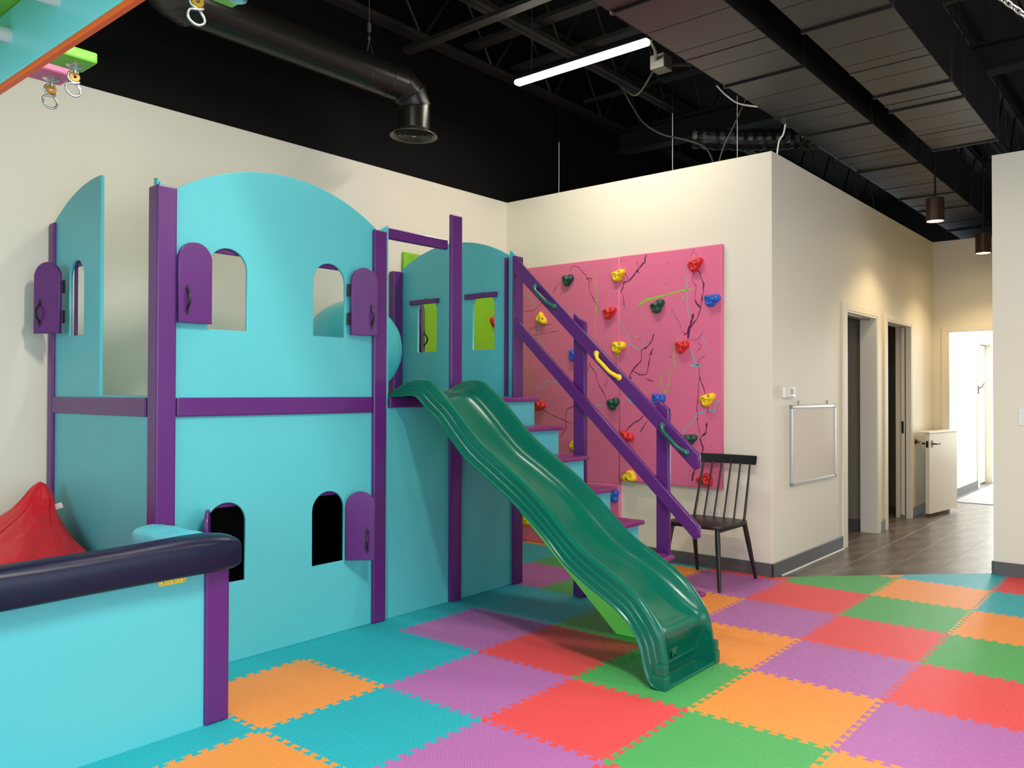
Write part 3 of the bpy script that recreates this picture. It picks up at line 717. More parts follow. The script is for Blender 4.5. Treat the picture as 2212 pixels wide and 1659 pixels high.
SPL = [
('p',8,[(3.483,2.44),(3.501,2.381),(3.559,2.331),(3.613,2.275),(3.656,2.242),(3.699,2.231),(3.712,2.19),(3.733,2.149)]),
('p',3,[(3.656,2.242),(3.687,2.322)]),
('p',3,[(3.577,2.399),(3.559,2.341)]),
('p',3,[(3.699,2.231),(3.756,2.266)]),
('p',4,[(3.712,2.149),(3.705,2.097),(3.693,2.034)]),
('p',2,[(3.047,2.442),(3.085,2.383)]),
('p',2,[(3.047,2.418),(3.009,2.356)]),
('p',5,[(3.047,2.283),(3.004,2.259),(2.966,2.16),(2.971,2.103),(2.987,2.027),(2.993,1.97),(3.02,1.904)]),
('p',3,[(3.053,2.264),(3.064,2.187),(3.031,2.155),(3.042,2.05)]),
('p',8,[(3.042,2.05),(3.031,2.02),(2.993,1.979)]),
('p',14,[(3.053,1.944),(3.075,1.878),(3.097,1.801),(3.102,1.743)]),
('p',6,[(3.02,1.904),(3.086,1.83)]),
('p',5,[(3.097,1.801),(3.141,1.774)]),
('p',2,[(3.169,1.809),(3.108,1.782)]),
('p',2,[(3.097,1.733),(3.02,1.74),(2.971,1.795)]),
('p',6,[(3.41,1.806),(3.433,1.746),(3.469,1.702),(3.528,1.674),(3.528,1.598),(3.582,1.544),(3.613,1.508),(3.643,1.468),(3.625,1.442)]),
('p',6,[(3.421,1.681),(3.451,1.626),(3.463,1.536),(3.486,1.476),(3.546,1.477),(3.607,1.503)]),
('p',5,[(3.486,1.441),(3.415,1.418)]),
('p',3,[(3.009,1.533),(3.004,1.46),(3.015,1.335),(3.026,1.22),(3.015,1.076),(2.993,0.99)]),
('p',3,[(3.004,1.46),(2.972,1.374),(2.956,1.316)]),
('p',4,[(2.934,1.231),(2.929,1.173)]),
('p',6,[(2.94,1.106),(2.945,1.03),(2.993,0.99)]),
('p',3,[(4.268,2.376),(4.227,2.426),(4.159,2.398),(4.105,2.34),(4.052,2.271),(4.058,2.197),(3.999,2.107),(3.947,2.04)]),
('p',5,[(4.092,2.296),(4.032,2.301),(4.032,2.269)]),
('p',3,[(4.379,2.288),(4.457,2.2)]),
('p',3,[(4.793,2.066),(4.681,2.065),(4.601,2.105),(4.564,2.136)]),
('p',2,[(4.733,1.899),(4.608,1.926),(4.463,1.93)]),
('p',2,[(4.74,1.843),(4.593,1.847),(4.378,1.871)]),
('p',4,[(4.064,1.59),(3.985,1.493),(3.946,1.387),(3.907,1.335),(3.881,1.283)]),
('p',3,[(4.591,1.201),(4.519,1.157),(4.405,1.116),(4.238,1.065)]),
('p',4,[(4.198,1.227),(4.294,1.183),(4.307,1.107),(4.3,1.031),(4.363,0.942)]),
('p',5,[(3.711,0.985),(3.619,1.075),(3.546,1.112),(3.498,1.154)]),
('p',5,[(3.546,1.006),(3.474,1.104)]),
('p',9,[(3.0,0.989),(2.972,0.902),(3.016,0.793)]),
('p',10,[(3.048,0.739),(3.069,0.649)]),
('g',14,[(3.558,2.036),(3.498,2.072),(3.404,2.086)]),
('g',8,[(3.404,2.086),(3.322,2.1),(3.254,2.109),(3.163,2.127),(3.053,2.128)]),
('g',4,[(3.993,2.372),(3.986,2.265),(3.973,2.106),(3.986,1.948),(3.992,1.811)]),
('g',8,[(3.141,2.086),(3.147,2.048)]),
('g',5,[(3.197,1.757),(3.231,1.63),(3.22,1.542),(3.276,1.493),(3.265,1.424),(3.299,1.345)]),
('g',4,[(3.276,1.493),(3.345,1.455),(3.345,1.335)]),
('g',18,[(3.317,1.34),(3.29,1.343)]),
('g',2,[(3.656,1.796),(3.595,1.865),(3.486,1.96)]),
('g',9,[(3.595,1.781),(3.57,1.782)]),
('g',9,[(3.793,1.651),(3.761,1.635)]),
('g',3,[(4.703,1.717),(4.762,1.64),(4.739,1.481),(4.694,1.312)]),
('g',7,[(3.271,2.121),(3.265,2.125)]),
('t',4,[(3.141,2.321),(3.113,2.211),(3.108,2.035),(3.091,1.898)]),
('t',4,[(3.755,1.945),(3.718,1.881),(3.656,1.786),(3.631,1.723),(3.534,1.669)]),
('t',5,[(3.086,1.684),(3.053,1.596),(3.042,1.548),(2.999,1.542)]),
('t',14,[(3.08,1.539),(3.031,1.547),(2.993,1.537)]),
('t',5,[(2.818,1.284),(2.865,1.26),(2.876,1.184),(2.913,1.202),(3.02,1.172),(3.053,1.123)]),
('t',5,[(4.65,1.402),(4.599,1.362),(4.548,1.39),(4.548,1.434),(4.462,1.423),(4.308,1.449)]),
('t',5,[(4.615,1.927),(4.607,1.815),(4.542,1.734)]),
('t',11,[(3.674,1.304),(3.631,1.264),(3.57,1.213)]),
('t',5,[(4.786,2.231),(4.711,2.18),(4.652,2.097)]),
('t',6,[(3.042,1.104),(3.097,1.083),(3.152,1.014)]),
('t',2,[(3.915,2.354),(3.87,2.329),(3.812,2.428)]),
('t',5,[(3.998,1.219),(3.894,1.23)]),
('t',3,[(4.064,1.516),(3.998,1.541),(3.933,1.545)]),
('t',5,[(4.105,2.436),(4.092,2.403)]),
('t',9,[(3.825,1.887),(3.818,1.876)])]
def ribbon_bm(bm, pts, w, fm, rnd):
    """wobbly thin paint run lying on a board; pts in board coordinates"""
    P = [Vector((p[0], p[1])) for p in pts]; Q = []
    for a, b in zip(P, P[1:]):
        n = max(2, int((b-a).length/0.018))
        for k in range(n):
            Q.append(a.lerp(b, k/n)+Vector((rnd.uniform(-1, 1), rnd.uniform(-1, 1)))*0.0035)
    Q.append(P[-1]); prev = None
    for i, q in enumerate(Q):
        t = (Q[min(i+1, len(Q)-1)]-Q[max(i-1, 0)]); t.normalize() if t.length else None
        ww = w*0.00075*rnd.uniform(0.5, 1.25)*(0.4 if i in (0, len(Q)-1) else 1)
        if rnd.random() < 0.10: ww = max(ww*1.9, 0.0022)
        nn = Vector((-t.y, t.x))*ww
        v = (bm.verts.new(fm @ Vector((q.x+nn.x, q.y+nn.y, -0.0008))), bm.verts.new(fm @ Vector((q.x-nn.x, q.y-nn.y, -0.0008))))
        if prev: bm.faces.new((prev[0], prev[1], v[1], v[0]))
        prev = v
        if rnd.random() < 0.10:
            c = q+Vector((rnd.uniform(-1, 1), rnd.uniform(-1, 1)))*0.03; blob(bm, c, rnd.uniform(0.0012, 0.0035), fm, rnd)
def blob(bm, c, r, fm, rnd):
    vs = [bm.verts.new(fm @ Vector((c.x+r*cos(2*pi*k/7)*rnd.uniform(.7, 1.3), c.y+r*sin(2*pi*k/7)*rnd.uniform(.7, 1.3), -0.0008))) for k in range(7)]
    bm.faces.new(vs)
rnd = random.Random(5)
for c in 'pgt':
    bm = bmesh.new()
    for cc, w, pts in SPL:
        if cc == c: ribbon_bm(bm, pts, w, Mb, rnd)
    nd = {'p': 90, 'g': 40, 't': 40}[c]
    for _ in range(nd): blob(bm, Vector((rnd.uniform(2.85, 4.9), rnd.uniform(0.65, 2.42))), rnd.uniform(0.0012, 0.0045), Mb, rnd)
    if c != 'g':
        for _ in range(10):
            y, z = rnd.uniform(2.9, 4.8), rnd.uniform(0.7, 2.3); pts = [(y, z)]
            for k in range(3): y += rnd.uniform(-0.05, 0.05); z += rnd.uniform(-0.09, 0.03); pts.append((y, z))
            ribbon_bm(bm, pts, 1.8, Mb, rnd)
    put('paint_splatter', tome(bm), M['sp_'+c], cw, kind='stuff')
for c, L in (('p', [[(4.95, 1.98), (4.96, 1.9), (4.93, 1.82), (4.93, 1.74)], [(4.32, 2.44), (4.36, 2.3), (4.3, 2.2)], [(4.4, 2.42), (4.38, 2.2)]]), ('o', [[(5.15, 1.98), (5.25, 2.02), (5.3, 2.03)], [(5.18, 1.97), (5.17, 1.85), (5.1, 1.7)], [(4.9, 1.86), (4.97, 1.78)]]), ('t', [[(4.95, 2.02), (4.97, 1.98)]])):
    bm = bmesh.new()
    for pts in L: ribbon_bm(bm, pts, 2.6 if c != 't' else 7, Mg, rnd)
    for _ in range(30): blob(bm, Vector((rnd.uniform(4.3, 5.4), rnd.uniform(1.3, 2.42))), rnd.uniform(0.0015, 0.004), Mg, rnd)
    put('paint_splatter', tome(bm), M['sp_'+c], cg, kind='stuff')

def hold_mesh(seed):
    """lumpy two-bolt jug: lobed outline raised to a soft ridge with two dished bolt seats; local w points off the wall"""
    rd = random.Random(seed); bm = bmesh.new(); n = 40; rings = []
    ph0 = rd.uniform(-0.15, 0.15); e = rd.uniform(0.9, 1.12)
    def out(a): return 0.052*(1+0.16*cos(2*a+0.2)+0.15*cos(3*a-0.4+ph0)+0.05*cos(5*a+seed))
    bolts = [(-0.020, -0.014), (0.026, 0.013)]
    for f, h in ((1.0, 0.0), (1.01, 0.010), (0.97, 0.020), (0.90, 0.028), (0.80, 0.035), (0.68, 0.040), (0.55, 0.043), (0.42, 0.044), (0.30, 0.044), (0.18, 0.044), (0.08, 0.044)):
        ring = []
        for k in range(n):
            a = 2*pi*k/n; r = out(a)*f; x, y = r*cos(a)*e, r*sin(a)
            hh = h*(1+0.20*cos(a*3+1.0)*f)+0.006*(1-f)*sin(2*a)
            for bx, by in bolts:
                d2 = ((x-bx)**2+(y-by)**2)/(0.0115**2); hh -= 0.020*math.exp(-d2*0.9)*min(1, h/0.03)
            ring.append(bm.verts.new((x, y, max(hh, 0))))
        rings.append(ring)
    for a, b in zip(rings, rings[1:]):
        for k in range(n): bm.faces.new((a[k], a[(k+1) % n], b[(k+1) % n], b[k]))
    bm.faces.new(rings[-1]); bmesh.ops.recalc_face_normals(bm, faces=bm.faces)
    me = tome(bm); me.shade_smooth(); return me, bolts
HM = [hold_mesh(k) for k in range(4)]
bolt_me = lathe([(0.0052, 0.0), (0.0052, 0.003), (0.0022, 0.003), (0.0022, 0.001), (0, 0.001)], 12)
hole_shade_me = lathe([(0.0085, -0.006), (0.0085, 0.0052), (0, 0.0052)], 14)  # black disc painting the shade inside each bolt hole
hole_shade_me.materials.append(M['black_iron']); bolt_me.materials.append(M['chrome'])
def hold(colr, a, z, ang, lab, wall='pink', sc=1.0, v=0):
    loc = (XB-0.034, a, z) if wall == 'pink' else (a, YA-0.034, z)
    o = thing('climbing_hold', lab, 'climbing hold', loc, 'climbing holds on the pink wall' if wall == 'pink' else None)
    if wall == 'pink': R = Matrix(((0, 0, -1), (-1, 0, 0), (0, 1, 0)))       # u -> -Y (right), v -> Z, w -> -X
    else: R = Matrix(((1, 0, 0), (0, 0, -1), (0, 1, 0)))
    T = R.to_4x4() @ Matrix.Rotation(radians(ang), 4, 'Z') @ Matrix.Scale(sc, 4)
    me, bolts = HM[v % 4]
    me2 = me.copy(); me2.materials.append(M['hold_'+colr]); me2.transform(T)
    if True:
        b = bpy.data.objects.new('body', me2); COL.objects.link(b); b.parent = o
        for bx, by in bolts:
            q = bpy.data.objects.new('bolt_hole_shade', hole_shade_me); COL.objects.link(q); q.parent = b
            q.matrix_local = T @ Matrix.Translation((bx, by, 0.0245))
            q = bpy.data.objects.new('bolt', bolt_me); COL.objects.link(q); q.parent = b
            q.matrix_local = T @ Matrix.Translation((bx, by, 0.0292))
    return o
HL = [('red', 3.035, 2.314, 35, 'red climbing hold near the top right corner of the pink wall', 1.0),
 ('blue', 2.893, 2.034, 15, 'blue climbing hold at the right edge of the pink wall', 1.0),
 ('green', 3.375, 2.017, 40, 'dark green climbing hold beside the thick lime paint streak', 1.0),
 ('red', 3.153, 1.690, 20, 'red climbing hold below the thick purple paint streak', 1.0),
 ('yellow', 2.932, 1.280, 30, 'yellow climbing hold low at the right edge of the pink wall, above the chair', 1.0),
 ('yellow', 3.640, 0.650, 200, 'yellow climbing hold at the bottom edge of the right pink board, under the handrails', 1.0),
 ('red', 2.948, 0.671, 190, 'red climbing hold seen between the spindles of the black chair', 1.0),
 ('blue', 3.366, 1.281, 10, 'blue climbing hold partly behind the upper handrail near its lower post', 1.0),
 ('green', 3.088, 0.970, 20, 'dark green climbing hold mostly hidden behind the lower end of the upper handrail', 1.0),
 ('yellow', 3.753, 2.297, 30, 'yellow climbing hold over the board seam near the top of the pink wall', 1.0),
 ('yellow', 3.752, 1.707, 15, 'yellow climbing hold over the board seam at mid height', 1.0),
 ('green', 4.280, 2.304, 20, 'dark green climbing hold near the top of the left pink board', 1.0),
 ('red', 3.841, 1.994, 25, 'red climbing hold just left of the board seam', 1.0),
 ('yellow', 4.577, 1.985, -40, 'yellow climbing hold seen between the two handrails at the left', 0.95),
 ('blue', 4.204, 1.652, 5, 'blue climbing hold partly behind the upper stair post', 1.0),
 ('green', 3.803, 1.240, 30, 'dark green climbing hold below the middle of the upper handrail', 1.0),
 ('red', 4.602, 1.216, 0, 'red climbing hold just above the second stair tread from the top', 1.0),
 ('yellow', 4.197, 0.873, -50, 'yellow climbing hold beside the left post of the stair', 0.95),
 ('red', 3.670, 0.971, 0, 'red climbing hold peeking out above the lower handrail', 1.0),
 ('blue', 3.793, 0.480, 60, 'blue climbing hold low down behind the stair riser', 1.0),
 ('yellow', 4.746, 0.197, 90, 'yellow climbing hold near the floor behind the slide', 1.0)]
for k, (c, y, z, a, lab, sc) in enumerate(HL): hold(c, y, z, a, lab, sc=sc, v=k)
hold('red', 5.293, 1.971, 20, 'red climbing hold on the lime green wall, seen through the playhouse window', wall='lime', v=1)
hold('red', 4.62, 0.62, 20, 'red climbing hold low on the lime green wall in the corner', wall='lime', v=2)

# ------------------------------------------------------------ chair
ch = thing('spindle_chair', 'black wooden spindle-back chair standing against the wall beside the climbing wall', 'chair', (5.1, 2.74, 0))
so = [(4.862, 2.585), (4.858, 2.74), (4.862, 2.895), (4.885, 2.945), (4.93, 2.965), (5.10, 2.975), (5.26, 2.962), (5.285, 2.93), (5.288, 2.74), (5.285, 2.55), (5.26, 2.518), (5.10, 2.505), (4.93, 2.515), (4.885, 2.535)][::-1]
put('seat', panel(so, [], 0.026, 0.008, frame_m((0, 0, 0.404), (1, 0, 0), (0, 1, 0), (0, 0, 1))), M['chair'], ch, smooth=40)
for sx, sy, fx, fy in ((4.905, 2.565, 4.845, 2.517), (4.905, 2.915, 4.845, 2.972), (5.255, 2.535, 5.375, 2.505), (5.255, 2.945, 5.375, 2.978)):
    put('leg', tube_me([(sx, sy, 0.408), ((sx*0.7+fx*0.3), (sy*0.7+fy*0.3), 0.288), (fx, fy, 0.0)], [0.017, 0.0185, 0.0115], 14), M['chair'], ch, smooth=40)
put('front_rail', boxes([(4.90, 5.26, 2.545, 2.56, 0.385, 0.405), (4.90, 5.26, 2.92, 2.935, 0.385, 0.405)]), M['chair'], ch)
for k in range(6):
    t = k/5
    yb = 2.540+0.40*t; yt = 2.548+0.375*t+0.0; 
    put('spindle', tube_me([(5.262, yb, 0.425), (5.375, yt, 0.822)], [0.0095, 0.0075] if k in (0, 5) else [0.0068, 0.0068], 10), M['chair'], ch, smooth=40)
cr = []
for k in range(13):
    t = k/12; y = 2.507+0.455*t; cr.append((5.385+0.018*(1-(2*t-1)**2), y))
bm = bmesh.new(); prev = None
for x, y in cr:
    sec = [bm.verts.new((x-0.010, y, 0.812)), bm.verts.new((x+0.010, y, 0.812)), bm.verts.new((x+0.026, y, 0.876)), bm.verts.new((x+0.008, y, 0.876))]
    if prev:
        for k in range(4): bm.faces.new((prev[k], prev[(k+1) % 4], sec[(k+1) % 4], sec[k]))
    else: bm.faces.new(sec)
    prev = sec
bm.faces.new(prev); bmesh.ops.recalc_face_normals(bm, faces=bm.faces)
bmesh.ops.bevel(bm, geom=[e for e in bm.edges if e.calc_face_angle(0) > 0.6], offset=0.004, segments=2, affect='EDGES')
put('crest_rail', tome(bm), M['chair'], ch, smooth=40)

ot = thing('wall_outlet', 'small white wall outlet low behind the black chair', 'outlet', (XB, 2.885, 0.39))
put('cover_plate', box(XB-0.006, XB, 2.850, 2.920, 0.335, 0.450, bev=0.002), M['white_plastic'], ot)
for z in (0.37, 0.415): put('socket', box(XB-0.0075, XB-0.006, 2.868, 2.902, z-0.014, z+0.014, bev=0.0005), M['white'], ot)

# ------------------------------------------------------------ hallway wall fittings
wbd = thing('whiteboard', 'small portrait whiteboard in a silver frame hung on the hallway wall', 'whiteboard', (6.27, YC, 0.93))
put('board_face', box(5.815, 6.725, YC-0.014, YC-0.004, 0.642, 1.222), M['board'], wbd)
for b in ((5.803, 6.738, 0.628, 0.648), (5.803, 6.738, 1.214, 1.236), (5.803, 5.824, 0.648, 1.214), (6.717, 6.738, 0.648, 1.214)):
    put('frame_bar', box(b[0], b[1], YC-0.022, YC-0.001, b[2], b[3], bev=0.003), M['silver'], wbd)
for x in (5.803, 6.713):
    for z in (0.625, 1.212): put('corner_cap', box(x-0.002, x+0.028, YC-0.024, YC-0.001, z, z+0.027, bev=0.003), M['galv'], wbd)
for x in (5.958, 6.565): put('hook', tube_me([(x, YC-0.006, 1.236), (x-0.012, YC-0.008, 1.256), (x, YC-0.008, 1.272), (x+0.010, YC-0.008, 1.258), (x, YC-0.008, 1.246)], 0.0022, 6), M['galv'], wbd)
th = thing('thermostat', 'white thermostat with a small grey display on the hallway wall', 'thermostat', (5.745, YC, 1.34))
tb = put('housing', box(5.655, 5.85, YC-0.030, YC-0.001, 1.293, 1.378, bev=0.008, seg=3), M['white_plastic'], th, smooth=35)
put('display', box(5.755, 5.808, YC-0.0315, YC-0.029, 1.318, 1.366), M['lcd'], th)
for i in range(3): put('button', box(5.822, 5.834, YC-0.0325, YC-0.029, 1.326+0.014*i, 1.334+0.014*i, bev=0.001), M['galv'], th)
for i in range(3): put('button', box(5.758+0.02*i, 5.770+0.02*i, YC-0.0320, YC-0.029, 1.301, 1.307, bev=0.001), M['galv'], th)
sw = thing('light_switch', 'white rocker light switch on the wall at the right edge', 'light switch', (XE, 0.985, 1.16))
put('cover_plate', box(XE-0.006, XE, 0.94, 1.028, 1.098, 1.219, bev=0.002), M['white_plastic'], sw)
put('rocker', box(XE-0.009, XE-0.005, 0.970, 1.005, 1.125, 1.192, bev=0.002), M['white_plastic'], sw)

# half-height gate at the hall end
gt = thing('half_gate', 'white half-height swing gate with black latch standing open at the hall end', 'gate', (9.95, 2.2, 0))
gd = Vector((9.205-9.955, 2.30-2.19, 0)); gl = gd.length; gd.normalize(); gn = Vector((-gd.y, gd.x, 0))
gm = frame_m((9.955, 2.168, 0), gd, gn, (0, 0, 1))
gm = frame_m((9.955, 2.172, 0), gd, (-gd.y*-1, gd.x*-1, 0), (0, 0, 1)) if gn.y < 0 else gm
put('gate_leaf', box(0, gl, 0, 0.045, 0.03, 0.895, bev=0.003, mtx=gm), M['white'], gt)
put('cap_ledge', box(-0.0, gl+0.01, -0.005, 0.13, 0.895, 0.915, bev=0.003, mtx=gm), M['white'], gt)
put('latch', merge([box(gl-0.09, gl-0.055, -0.004, 0.0, 0.745, 0.82, bev=0.001, mtx=gm), tube_me([gm @ Vector((gl-0.07, -0.002, 0.783)), gm @ Vector((gl-0.07, -0.045, 0.783)), gm @ Vector((gl-0.16, -0.05, 0.783))], 0.008)]), M['black_iron'], gt)
put('latch', merge([box(gl, gl+0.003, 0.010, 0.036, 0.745, 0.815, mtx=gm), tube_me([gm @ Vector((gl-0.05, 0.045, 0.783)), gm @ Vector((gl-0.05, 0.10, 0.783))], 0.010)]), M['black_iron'], gt)
for z in (0.15, 0.75): put('hinge', tube_me([gm @ Vector((0.0, 0.05, z)), gm @ Vector((0.0, 0.05, z+0.09))], 0.008), M['galv'], gt)
ds = thing('door_stop', 'round black door stop on the hallway wall beside the gate', 'door stop', (9.222, YC, 0.803))
put('base_disc', lathe([(0.030, 0), (0.028, 0.008), (0.012, 0.012), (0.012, 0.03), (0, 0.03)], 18, (9.222, YC-0.001, 0.803), mtx=frame_m((0, 0, 0), (1, 0, 0), (0, 0, 1), (0, -1, 0))), M['black_iron'], ds, smooth=40)
put('bumper', lathe([(0.016, 0.03), (0.018, 0.04), (0.012, 0.052), (0, 0.054)], 14, (9.222, YC-0.001, 0.803), mtx=frame_m((0, 0, 0), (1, 0, 0), (0, 0, 1), (0, -1, 0))), M['galv'], ds, smooth=40)
em = thing('entry_mat', 'grey patterned floor mat with pink marks beyond the hall doorway', 'mat', (12, 1.8, -0.012))
put('mat_base', box(10.75, 13.6, 0.4, 2.40, -0.0118, -0.004, bev=0.002), M['stripe_mat'], em)
for x, y in ((11.1, 2.0), (11.5, 1.7), (11.9, 2.1), (12.4, 1.6), (11.3, 1.3)):
    put('mat_stripe', box(x, x+0.30, y, y+0.10, -0.004, -0.003), M['stripe_pink'], em)

# pendants
def pendant(x, y, z, lab):
    p = thing('pendant_light', lab, 'pendant light', (x, y, z), 'cylinder pendants down the hallway')
    put('shade', lathe([(0.062, 0.012), (0.074, 0.0), (0.076, 0.002), (0.076, 0.205), (0.070, 0.21), (0.012, 0.212), (0.012, 0.23)], 32, (x, y, z), cap=False), M['bronze'], p, smooth=40)
    put('lens', lathe([(0.0, 0.006), (0.073, 0.006)], 32, (x, y, z), cap=False), M['lamp'], p)
    put('stem', tube_me([(x, y, z+0.21), (x, y, 4.9)], 0.009, 10), M['black_iron'], p)
    put('canopy', lathe([(0.06, 0), (0.06, 0.02), (0.0, 0.02)], 20, (x, y, 4.905)), M['black_iron'], p)
    d = bpy.data.lights.new('pendant_bulb', 'SPOT'); d.energy = 52; d.color = (1.0, 0.76, 0.45); d.spot_size = radians(125); d.spot_blend = 0.6; d.shadow_soft_size = 0.06
    o = bpy.data.objects.new('pendant_bulb', d); COL.objects.link(o); o.location = (x, y, z-0.012)
pendant(7.68, 1.848, 2.868, 'black cylinder pendant light nearer the camera in the hallway')
pendant(9.277, 1.763, 2.792, 'black cylinder pendant light farther down the hallway, partly behind the right wall')

# led strip
led = thing('led_strip_light', 'long glowing white strip light hung under the black ceiling', 'ceiling light', (4.64, 3.55, 3.76))
put('lens', box(4.608, 4.672, 2.95, 4.155, 3.715, 3.750, bev=0.012, seg=3), M['led'], led)
put('channel', box(4.612, 4.668, 2.94, 4.165, 3.748, 3.785, bev=0.004), M['black_iron'], led)
for y in (3.1, 4.0): put('hanger_wire', tube_me([(4.64, y, 3.80), (4.64, y, 4.95)], 0.0025, 6), M['galv'], led)
d = bpy.data.lights.new('strip_light_emitter', 'AREA'); d.shape = 'RECTANGLE'; d.size = 0.06; d.size_y = 1.2; d.energy = 27; d.color = WARM
o = bpy.data.objects.new('strip_light_emitter', d); COL.objects.link(o); o.location = (4.64, 3.55, 3.708)
# ------------------------------------------------------------ air ducts
def air_duct(lab, y0, y1, z0, z1, xs, doubled=()):
    t = thing('air_duct', lab, 'air duct', ((xs[0]+xs[-1])/2, (y0+y1)/2, z0))
    for a, b in zip(xs, xs[1:]):
        n = max(1, round((b-a)/0.32)); L = []
        bm = bmesh.new()
        for k in range(n):
            u0 = a+(b-a)*k/n; u1 = a+(b-a)*(k+1)/n
            bm_box(bm, u0+0.0012, u1-0.0012, y0, y1, z0, z1, bev=0.003)
        put('duct_section', tome(bm), M['duct'], t)
    for x in xs:
        put('flange', boxes([(x-0.010, x+0.010, y0-0.012, y1+0.012, z0-0.012, z1+0.012)], bev=0.003), M['duct'], t)
    for x in [a+0.6*(b-a) for a, b in zip(xs, xs[1:])]:
        put('hanger_strap', boxes([(x, x+0.03, y0-0.004, y0-0.001, z0, 4.95), (x, x+0.03, y1+0.001, y1+0.004, z0, 4.95), (x, x+0.03, y0-0.002, y1+0.002, z0-0.003, z0)]), M['duct'], t)
air_duct('long flat black air duct running over the wall corner into the hallway', 1.865, 2.380, 3.300, 3.72, [2.1, 3.4, 4.67, 5.955, 7.23, 8.50, 9.2, 10.5, 11.8])
air_duct('flat black air duct with an open end, nearer the right edge', 1.215, 1.685, 3.300, 3.70, [1.7, 2.95, 4.22, 5.45, 5.80, 6.935])

# round duct with elbow and diffuser
rd_ = thing('round_duct', 'round black duct with an elbow and ringed ceiling diffuser along the back wall', 'air duct', (3, 4.45, 3.52))
PC = 3.52; PY = 4.45; PR = 0.122
def ring_at(bm, c, ax, r, n=40):
    a = Vector(ax).normalized(); u = Vector((0, 1, 0)); w = a.cross(u).normalized()
    return [bm.verts.new(Vector(c)+(u*cos(2*pi*k/n)+w*sin(2*pi*k/n))*r) for k in range(n)]
def loft(bm, A, B):
    n = len(A)
    for k in range(n): bm.faces.new((A[k], A[(k+1) % n], B[(k+1) % n], B[k]))
def duct_seg(c0, a0, c1, a1, r, name):
    """straight gore between two mitre planes, seam beads at both ends"""
    bm = bmesh.new(); c0, c1 = Vector(c0), Vector(c1); d = (c1-c0).normalized(); u = Vector((0, 1, 0)); w = d.cross(u)
    def mring(c, ax, rr, off=0):
        ax = Vector(ax).normalized(); R = []
        for k in range(40):
            p = (u*cos(2*pi*k/40)+w*sin(2*pi*k/40))*rr
            s = -(p.dot(ax))/d.dot(ax); R.append(bm.verts.new(c+d*(off)+p+d*s))
        return R
    L = (c1-c0).length
    prof = [(0, r+0.004), (0.006, r+0.004), (0.009, r), (L-0.009, r), (L-0.006, r+0.004), (L, r+0.004)]
    rings = []
    for s, rr in prof:
        rings.append(mring(c0+d*s, a0 if s < L/2 else a1, rr))
    for A, B in zip(rings, rings[1:]): loft(bm, A, B)
    bmesh.ops.recalc_face_normals(bm, faces=bm.faces)
    return put(name, tome(bm), M['pipe'], rd_, smooth=35)
# straight run, three gores, drop
xe = 3.70
duct_seg((2.22, PY, PC), (1, 0, 0), (3.42, PY, PC), (1, 0, 0), PR, 'duct_length')
duct_seg((3.42, PY, PC), (1, 0, 0), (3.60, PY, PC), (1, 0, 0), PR, 'duct_length')
duct_seg((3.60, PY, PC), (1, 0, 0), (3.735, PY, PC), (cos(-radians(15)), 0, sin(-radians(15))), PR, 'elbow_gore')
duct_seg((3.735, PY, PC), (cos(-radians(15)), 0, sin(-radians(15))), (3.815, PY, PC-0.046), (cos(-radians(45)), 0, sin(-radians(45))), PR, 'elbow_gore')
duct_seg((3.815, PY, PC-0.046), (cos(-radians(45)), 0, sin(-radians(45))), (3.861, PY, PC-0.126), (cos(-radians(75)), 0, sin(-radians(75))), PR, 'elbow_gore')
duct_seg((3.861, PY, PC-0.126), (cos(-radians(75)), 0, sin(-radians(75))), (3.861, PY, 3.205), (0, 0, -1), PR*0.93, 'duct_length')
df = put('diffuser', lathe([(0.112, 0.035), (0.125, 0.020), (0.165, 0.0), (0.170, 0.0), (0.170, 0.006), (0.130, 0.030), (0.116, 0.045), (0.112, 0.035)], 48, (3.861, PY, 3.180), cap=False), M['diffuser'], rd_, smooth=40)
for k, r in enumerate((0.132, 0.104, 0.076, 0.048)):
    put('diffuser_ring', lathe([(r, -0.004), (r-0.016, 0.020), (r-0.013, 0.022), (r+0.003, -0.002), (r, -0.004)], 40, (3.861, PY, 3.182), cap=False), M['diffuser'], df, smooth=40)
put('diffuser_core', lathe([(0, -0.004), (0.022, -0.002), (0.010, 0.02), (0, 0.02)], 24, (3.861, PY, 3.182)), M['pipe'], df, smooth=40)
# crumpled flexible connector at the left end of the round duct
bm = bmesh.new(); rings = []; rnd = random.Random(3)
for k in range(26):
    t = k/25; c = Vector((2.22-0.34*sin(t*pi/2), PY-0.62*(1-cos(t*pi/2)), PC+0.02*t)); ax = Vector((-cos(t*pi/2), -sin(t*pi/2)*1.3, 0.0)).normalized()
    w = ax.cross(Vector((0, 0, 1))); rr = PR*(1.10+(0.035 if k % 2 else -0.025))
    rings.append([bm.verts.new(c+(w*cos(2*pi*q/28)+Vector((0, 0, 1))*sin(2*pi*q/28))*rr*(1+0.02*rnd.uniform(-1, 1))) for q in range(28)])
for A, B in zip(rings, rings[1:]): loft(bm, A, B)
bmesh.ops.recalc_face_normals(bm, faces=bm.faces)
put('flexible_connector', tome(bm), M['black_iron'], rd_, smooth=60)
for x in (3.46,):
    put('cable_hanger', merge([tube_me([(x-0.045, PY-0.10, PC+0.09), (x, PY, 3.74), (x+0.045, PY+0.10, PC+0.09)], 0.003, 6), tube_me([(x, PY, 3.735), (x, PY, 4.20)], 0.003, 6), box(x-0.008, x+0.008, PY-0.004, PY+0.004, 3.735, 3.765), box(x-0.012, x+0.012, PY-0.006, PY+0.006, 3.80, 3.86)]), M['galv'], rd_)

